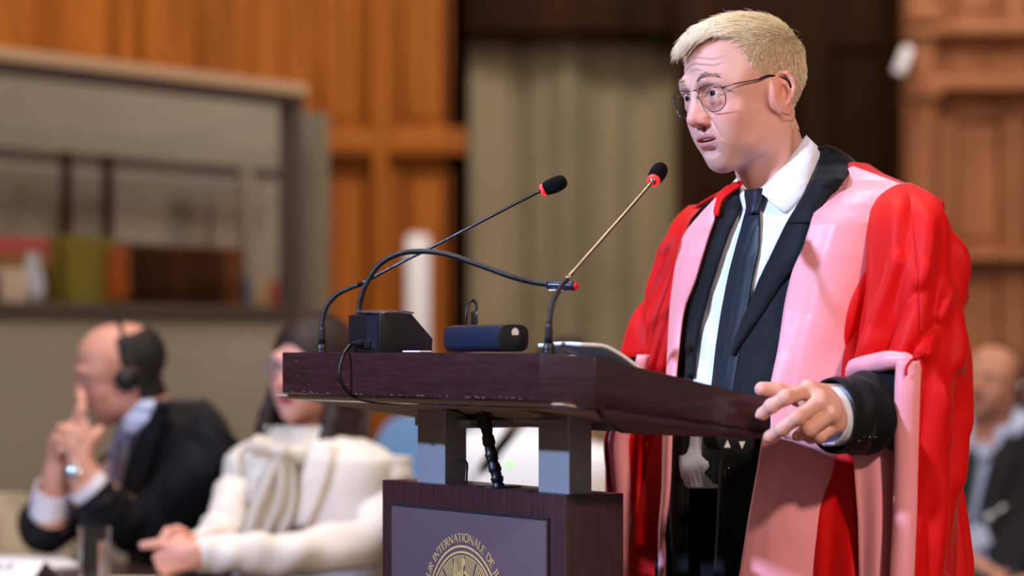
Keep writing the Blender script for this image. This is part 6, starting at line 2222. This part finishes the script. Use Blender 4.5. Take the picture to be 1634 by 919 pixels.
    m = MB(); m.box(((x0 + x1) / 2 + .03, Y + .65, 3), (x1 - x0 - .06, 1.16, 6), None, .004); st(m.build('trim_4', OAKD, auto=30))
    # white wall loudspeaker at the corner
    w = empty('wall_speaker', (X(1440, 10.4), 10.4, Zp(100, 10.4)), 'small white wall loudspeaker at the corner of the brown panelling', 'loudspeaker')
    WP = mat('white_plastic', (226, 224, 232), rough=.5)
    R = Matrix.Rotation(math.radians(22), 3, 'Y')
    m = MB(); m.box((X(1440, 10.4), 10.38, Zp(98, 10.4)), (.042, .07, .11), R, .012); m.build('housing', WP, w, auto=30)
    m = MB(); m.tube([(X(1440, 10.4), 10.40, Zp(98, 10.4)), (X(1448, 10.45), 10.48, Zp(92, 10.4))], .012, 10); m.build('bracket', WP, w, True)
    # slim white column loudspeaker before the wood wall
    xw, Yw = X(667, 11.2), 11.2
    w = empty('column_speaker', (xw, Yw, 0), 'slim white column standing before the orange wood wall', 'loudspeaker')
    m = MB(); m.box((xw, Yw, (Zp(374, Yw) + .9) / 2), (.098, .09, Zp(374, Yw) - .9), None, .025); m.build('housing', WP, w, auto=30)
    m = MB(); m.lathe([(.0001, 0), (.20, 0), (.20, .015), (.03, .03), (.025, .9), (.0001, .9)], (xw, Yw, 0), (0, 0, 1), 32); m.build('stand', WP, w, auto=30)
    # ---- glass booth
    A = Vector((X(-520, 6.9), 6.9, 0)); Bc = Vector((X(474, 9.5), 9.5, 0))
    A = Vector((-2.36, 7.2, 0)); Bc = Vector((X(472, 9.5), 9.5, 0))
    D = (Bc - A).normalized(); Nn = Vector((D.y, -D.x, 0))
    Lb = (Bc - A).length
    R = Matrix((D, -Nn, Vector((0, 0, 1)))).transposed()
    bt = empty('glass_partition', tuple((A + Bc) / 2), 'large glazed partition with bronze frame on the left', 'partition')
    zt = Zp(150, 9.5)
    def pb(name, u0, u1, z0, z1, off, dpt, mt, lab=None, bev=.004, par=None):
        m = MB(); m.box(A + D * ((u0 + u1) / 2) + Nn * off + Vector((0, 0, (z0 + z1) / 2)), (u1 - u0, dpt, z1 - z0), R, bev)
        o = m.build(name, mt, par or bt, auto=30)
        if lab: o['label'] = lab
        return o
    pb('top_rail', 0, Lb, zt - .045, zt - .010, 0, .08, FRAME)
    pb('cornice', 0, Lb, zt - .010, zt + .030, 0, .11, TANF, 'tan cornice along the top')
    pb('frame_post', Lb - .055, Lb, 0, zt - .045, 0, .07, FRAME)
    pb('frame_post', 0, .055, 0, zt - .045, 0, .07, FRAME)
    zm = Zp(495, 8.8)
    pb('sill', .055, Lb - .055, zm - .02, zm + .02, 0, .10, FRAME)
    pb('lower_panel', .055, Lb - .055, .02, zm - .02, 0, .05, BEIGEW, 'beige lower panel')
    g = pb('glass_pane', .055, Lb - .055, zm + .02, zt - .045, 0, .008, clear_glass(), None, 0)
    zbar = Zp(236, 9.0)
    # inner frame behind the glass
    fr = empty('inner_screen', tuple((A + Bc) / 2 - Nn * .45), 'beige screen with dark bars behind the glass of the partition', 'screen')
    def ib(name, u0, u1, z0, z1, off, dpt, mt, lab=None):
        m = MB(); m.box(A + D * ((u0 + u1) / 2) + Nn * off + Vector((0, 0, (z0 + z1) / 2)), (u1 - u0, dpt, z1 - z0), R, .003)
        o = m.build(name, mt, fr, auto=30)
        if lab: o['label'] = lab
        return o
    def upx(px, off):
        # distance along the partition of column px on the line shifted by off
        k = (px - CX) / FPX
        P0 = A + Nn * off
        return (k * P0.y - P0.x) / (D.x - k * D.y)
    ib('backing', -.6, upx(478, -.80), .0, zt + .10, -.80, .04, BEIGEW)
    ib('crossbar', -.5, upx(455, -.66), zbar - .02, zbar + .02, -.66, .04, FRAME)
    for px in (105, 171):
        u = upx(px, -.61); ib('upright', u - .014, u + .014, .0, zbar + .02, -.61, .03, OAKD)
    u = upx(392, -.61); ib('upright', u - .02, u + .02, .0, zbar + .02, -.61, .03, BEIGEW)
    # counter inside with its things
    cn = empty('counter', tuple((A + Bc) / 2 - Nn * .3), 'grey beige counter behind the glass', 'counter')
    m = MB(); m.box(A + D * (Lb / 2) - Nn * .32 + Vector((0, 0, zm * .5)), (Lb - .1, .42, zm), R, .004); m.build('body', BEIGEW, cn, auto=30)
    m = MB(); m.box(A + D * (Lb / 2) - Nn * .32 + Vector((0, 0, zm + .011)), (Lb - .1, .44, .02), R, .004); m.build('counter_top', FRAME, cn, auto=30)
    def item(name, px0, px1, py0, py1, mt, lab, cat, off=-.32, dep=.16, parts=None, group=None):
        u0, u1 = upx(px0, off), upx(px1, off)
        Pm = A + D * ((u0 + u1) / 2) + Nn * off
        z1 = Zp(py0, Pm.y); z0 = max(Zp(py1, Pm.y), zm + .022)
        m = MB(); m.box(Pm + Vector((0, 0, (z0 + z1) / 2)), (abs(u1 - u0), dep, z1 - z0), R, .008)
        o = m.build(name, mt, None, auto=30)
        tag(o, lab, cat, group)
        return o, Pm, z0, z1
    lm_ = item('green_box', 86, 164, 378, 500, mat('ochre_green', (142, 130, 46), rough=.7, var=(2, .1)), 'ochre green block standing on the counter behind the glass', 'box', -.34, .12)
    cb = item('cabinet', 168, 362, 392, 500, wood('cab_wood', (104, 56, 22), (60, 28, 10), scale=5), 'dark brown wooden cabinet on the counter behind the glass', 'cabinet', -.34, .14)
    o, Pm, z0, z1 = cb
    for px0, px1, mt in ((170, 204, mat('cab_orange', (176, 88, 20), rough=.5)), (212, 280, OAKD), (288, 356, OAKD)):
        u0, u1 = upx(px0, -.265), upx(px1, -.265)
        m = MB(); m.box(A + D * ((u0 + u1) / 2) - Nn * .267 + Vector((0, 0, (z0 + z1) / 2)), (u1 - u0, .012, (z1 - z0) * .86), R, .004)
        m.build('door', mt, o, auto=30)
    item('red_book', -60, 58, 378, 404, mat('rose_red', (206, 92, 92), rough=.6), 'rose red flat box lying on top of the shelf at far left', 'box', -.40, .12)
    item('wooden_shelf', -80, 60, 404, 428, mat('tan_shelf', (170, 120, 70), rough=.6), 'tan wooden shelf under the rose red flat box', 'shelf', -.40, .14)
    for px0, px1, y0, col, lab in ((-14, 0, 434, (240, 226, 206), 'cream binder at the far left of the counter'), (2, 24, 428, (244, 220, 196), 'pale peach binder beside the blue and white vase'), (-40, -16, 434, (150, 60, 60), 'red binder at the far left of the counter')):
        item('binder', px0, px1, y0, 500, mat('binder_%d' % px1, col, rough=.6), lab, 'binder', -.27, .10, group='binders on the counter')
    for px0, px1, y0, col, lab in ((379, 387, 438, (112, 122, 140), 'blue grey binder right of the dark cabinet'), (389, 412, 446, (168, 142, 100), 'tan binder between blue grey and red binders'), (414, 434, 450, (160, 58, 54), 'dull red binder near the right end of the counter')):
        item('binder', px0, px1, y0, 500, mat('binder_%d' % px1, col, rough=.6), lab, 'binder', -.30, .10, group='binders on the counter')
    # vase
    u = upx(50, -.26); Pm = A + D * u - Nn * .26
    m = MB(); m.lathe([(.0001, 0), (.032, 0), (.044, .04), (.040, .08), (.026, .12), (.020, .150), (.022, .165), (.0001, .165)], Pm + Vector((0, 0, zm + .022)), (0, 0, 1), 28)
    o = m.build('vase', mat('vase_white', (222, 230, 246), rough=.25), None, True); tag(o, 'pale blue and white vase on the counter behind the glass', 'vase')
    # olive column right of the partition
    Yo = 9.9
    m = MB(); m.box((X(488, Yo), Yo, Zp(178, Yo) / 2), (X(499, Yo) - X(478, Yo), .10, Zp(178, Yo)), None, .004)
    pc = empty('screen_panel', (X(500, Yo), Yo, 0), 'narrow olive grey upright panel beside the glass partition', 'panel')
    m.build('dark_edge', FRAME, pc, auto=30)
    m = MB(); m.box((X(511, Yo), Yo + .02, Zp(182, Yo) / 2), (X(524, Yo) - X(499, Yo), .08, Zp(182, Yo)), None, .004); m.build('panel', OLIVE, pc, auto=30)


def furniture():
    # long table in front of the seated people
    tb = empty('table', (X(250, 5.7), 5.7, 0), 'long dark wooden table in front of the seated man and woman', 'table')
    x0, x1 = X(-420, 5.7), X(640, 5.7)
    m = MB(); m.prism([(x0, 5.12, .705), (x1, 5.12, .705), (x1, 5.47, .705), (-.60, 5.585, .705), (X(150, 6.0), 6.02, .705), (x0, 6.06, .705)], (0, 0, .030), .003); m.build('tabletop', TABLEW, tb, auto=30)
    m = MB(); m.box(((x0 + x1) / 2, 5.18, .36), (x1 - x0 - .1, .03, .68), None, .003); m.build('modesty_panel', TABLEW, tb, auto=30)
    for x in (x0 + .08, x1 - .08):
        m = MB(); m.box((x, 5.32, .352), (.06, .34, .704), None, .004); m.build('leg', TABLEW, tb, auto=30)
    zt = .7357
    # papers, place card, glass
    m = MB(); m.prism([(X(-60, 6.0), 6.02, zt), (X(96, 6.0), 6.02, zt), (X(136, 5.85), 5.78, zt), (X(60, 5.7), 5.66, zt), (X(-80, 5.7), 5.68, zt)], (0, 0, .006), .001)
    o = m.build('papers', PAPER); tag(o, 'white sheets lying flat at the left end of the table', 'papers')
    m = MB(); m.prism([(X(100, 5.35), 5.35, zt), (X(300, 5.4), 5.38, zt), (X(290, 5.5), 5.50, zt), (X(185, 5.5), 5.50, zt)], (0, 0, .003), .0006)
    o = m.build('paper_sheet', mat('cream_paper', (240, 226, 202), rough=.7)); tag(o, 'cream sheet lying before the woman\'s folded hands', 'paper')
    pcard = empty('place_card', (X(40, 5.45), 5.45, zt), 'white folded place card with dark lettering at bottom left', 'place card')
    zr = Zp(895, 5.45)
    a0, a1 = at(-60, 892, 5.46), at(72, 895, 5.46)
    b0, b1 = at(-60, 985, 5.38), at(48, 985, 5.38); b0.z = b1.z = zt
    c0, c1 = at(-60, 970, 5.54), at(100, 970, 5.54); c0.z = c1.z = zt
    PAPR = mat('card_paper', (236, 236, 240), rough=.6)
    m = MB(); m.prism([a0, a1, b1, b0], (0, .0022, .0008)); fcard = m.build('front_leaf', PAPR, pcard)
    m = MB(); m.prism([a0, a1, c1, c0], (0, -.002, -.0008)); m.build('back_leaf', PAPR, pcard)
    m = MB()
    e1 = (a1 - a0).normalized(); dn = (b0 - a0); dn = (dn - e1 * dn.dot(e1)).normalized(); nrm = e1.cross(dn); nrm = nrm if nrm.y < 0 else -nrm
    def ink(px, py, w, h, sl=0):
        u = ((X(px, 5.46)) - a0.x) / e1.x; v = (py - 893.5) * 5.46 / FPX
        o_ = a0 + e1 * u + dn * v + nrm * .0012
        m.prism([o_, o_ + e1 * w, o_ + e1 * (w - sl) + dn * h, o_ - e1 * sl + dn * h], nrm * .0004)
    ink(-2, 905, .0022, .022, .004); ink(4.5, 905, .003, .022, .004); ink(4, 921, .010, .003)
    ink(17, 905, .0026, .022, .004); ink(17, 905, .011, .003); ink(16, 911.5, .008, .003); ink(15, 921, .011, .003)
    m.build('lettering', mat('ink', (60, 60, 90), rough=.7), fcard)
    # glass of water
    gx = at(151, 915, 5.42); gp = Vector((gx.x, 5.42, zt + .0008))
    gl = empty('water_glass', tuple(gp), 'straight clear tumbler half full of water on the table', 'glass')
    h = Zp(840, 5.42) - gp.z; r = .0325
    m = MB()
    m.lathe([(.0001, 0), (r - .003, 0), (r - .002, .002), (r, h), (r - .0016, h), (r - .0040, .012), (.0001, .012)], gp, (0, 0, 1), 48)
    m.build('tumbler', clear_glass(), gl, auto=40)
    wl = Zp(862, 5.42) - gp.z
    m = MB(); m.lathe([(.0001, .0125), (r - .0044, .0125), (r - .0029, wl), (.0001, wl)], gp, (0, 0, 1), 48)
    m.build('water', mat('water', (255, 255, 255), rough=0, trans=1, ior=1.33), gl, auto=40)
    # beige chair at far left, blue chair behind the lectern
    def chair(name, c, rz, mt, lab, top=1.02, w=.50, group=None, seat=.43):
        ch = empty(name, (c[0], c[1], 0), lab, 'chair', None, 0)
        R = Matrix.Rotation(rz, 3, 'Z'); o = Vector((c[0], c[1], 0))
        m = MB(); m.box(o + Vector((0, 0, seat)), (w, .44, .08), R, .03); m.build('seat', mt, ch, auto=40)
        bm = bmesh.new()
        prof = []
        for k in range(25):
            a = PI * k / 24
            prof.append((w / 2 * math.copysign(abs(math.cos(a)) ** .6, math.cos(a)), .70 + (top - .70) * math.sin(a) ** .55))
        prof = [(w / 2 * .9, seat + .03)] + prof + [(-w / 2 * .9, seat + .03)]
        m = MB(); m.prism([o + R @ Vector((x, .21, z)) for x, z in prof], R @ Vector((0, .07, 0)), bev=.004); m.build('backrest', mt, ch, auto=50)
        for sx in (-1, 1):
            for sy in (-1, 1):
                m = MB(); m.tube([o + R @ Vector((sx * w * .42, sy * .19, seat - .03)), o + R @ Vector((sx * w * .44, sy * .22, 0))], [.018, .013], 12); m.build('leg', FRAME, ch, True)
        return ch
    chair('chair', (X(-5, 6.7), 6.55), math.radians(20), CHAIRM, 'beige upholstered chair at the left edge behind the table', top=Zp(790, 6.7))
    chair('chair', (X(326, 6.20) + .15, 6.40), -math.radians(74), CHAIRM, 'beige chair under the bald-topped man in the dark suit', top=.90, seat=.32, w=.34)
    chair('chair', (X(510, 5.85), 5.88), -math.radians(34), CHAIRM, 'beige chair under the woman in the white jacket', top=.86, seat=.32, w=.36)
    chair('chair', (X(1592, 8.25), 8.29), -math.radians(34), CHAIRM, 'beige chair under the man with the green tie', top=.86, seat=.32)
    chair('chair', (X(862, 6.6), 6.66), -math.radians(16), CHAIRM, 'beige chair under the person hidden behind the lectern', top=.84, seat=.32, w=.42)
    c2 = chair('chair', (X(664, 7.5), 7.45), 0, BLUECH, 'light blue rounded chair between the woman and the lectern', top=Zp(662, 7.66), w=.27)
import time as _time
_t0 = _time.time()
room()
furniture()
speaker_head()
glasses()
T, robe = speaker_body()
speaker_arms(T, robe)
finish_body(T)
lectern()
things_on_lectern()
man_left()
woman()
man_right()
person_behind()
set_cam()

w = bpy.data.worlds.new('world')
SC.world = w
w.use_nodes = True
w.node_tree.nodes['Background'].inputs[0].default_value = (.95, .80, .72, 1)
w.node_tree.nodes['Background'].inputs[1].default_value = .30


def area(name, loc, to, size, power, col, shape='DISK', size_y=None, spread=PI):
    l = bpy.data.lights.new(name, 'AREA')
    l.energy = power; l.color = col; l.shape = shape; l.size = size
    if size_y: l.size_y = size_y
    l.spread = spread
    o = bpy.data.objects.new(name, l)
    COL.objects.link(o)
    o.location = loc
    o.rotation_euler = (Vector(to) - Vector(loc)).to_track_quat('-Z', 'Y').to_euler()
    return o


area('cool_spot_light', (-4.0, 2.1, 3.5), (.2, 3.8, 1.2),   .20, 80, (.45, .61, 1.0), spread=math.radians(70))  # small cool spotlight from the left front, the lamp itself unseen
area('stage_light', (1.7, -.4, 3.6), (.4, 3.9, 1.3), .30, 205, (1.0, .80, .66))
area('overhead_light', (-.6, 5.2, 4.6), (-.3, 6.0, 0), 1.6, 150, (1.0, .86, .74))  # warm overhead area light over the room, fixture unseen
area('wall_light', (-3.0, 9.6, 4.6), (-2.4, 12.0, 2.0), .8, 110, (1.0, .80, .56))
area('wall_light', (3.6, 7.6, 4.6), (2.4, 10.6, 1.6), .8, 135, (1.0, .82, .74))
area('curtain_light', (.6, 9.4, 4.4), (.2, 12.4, .9), .8, 80, (.95, .92, .85))
SC.view_settings.view_transform = 'Standard'
SC.view_settings.look = 'None'
SC.view_settings.gamma = 1
SC.view_settings.exposure = -.28
SC.view_settings.use_curve_mapping = False
SC.cycles.use_denoising = True
SC.cycles.max_bounces = 8
print('SCRIPT', _time.time() - _t0)
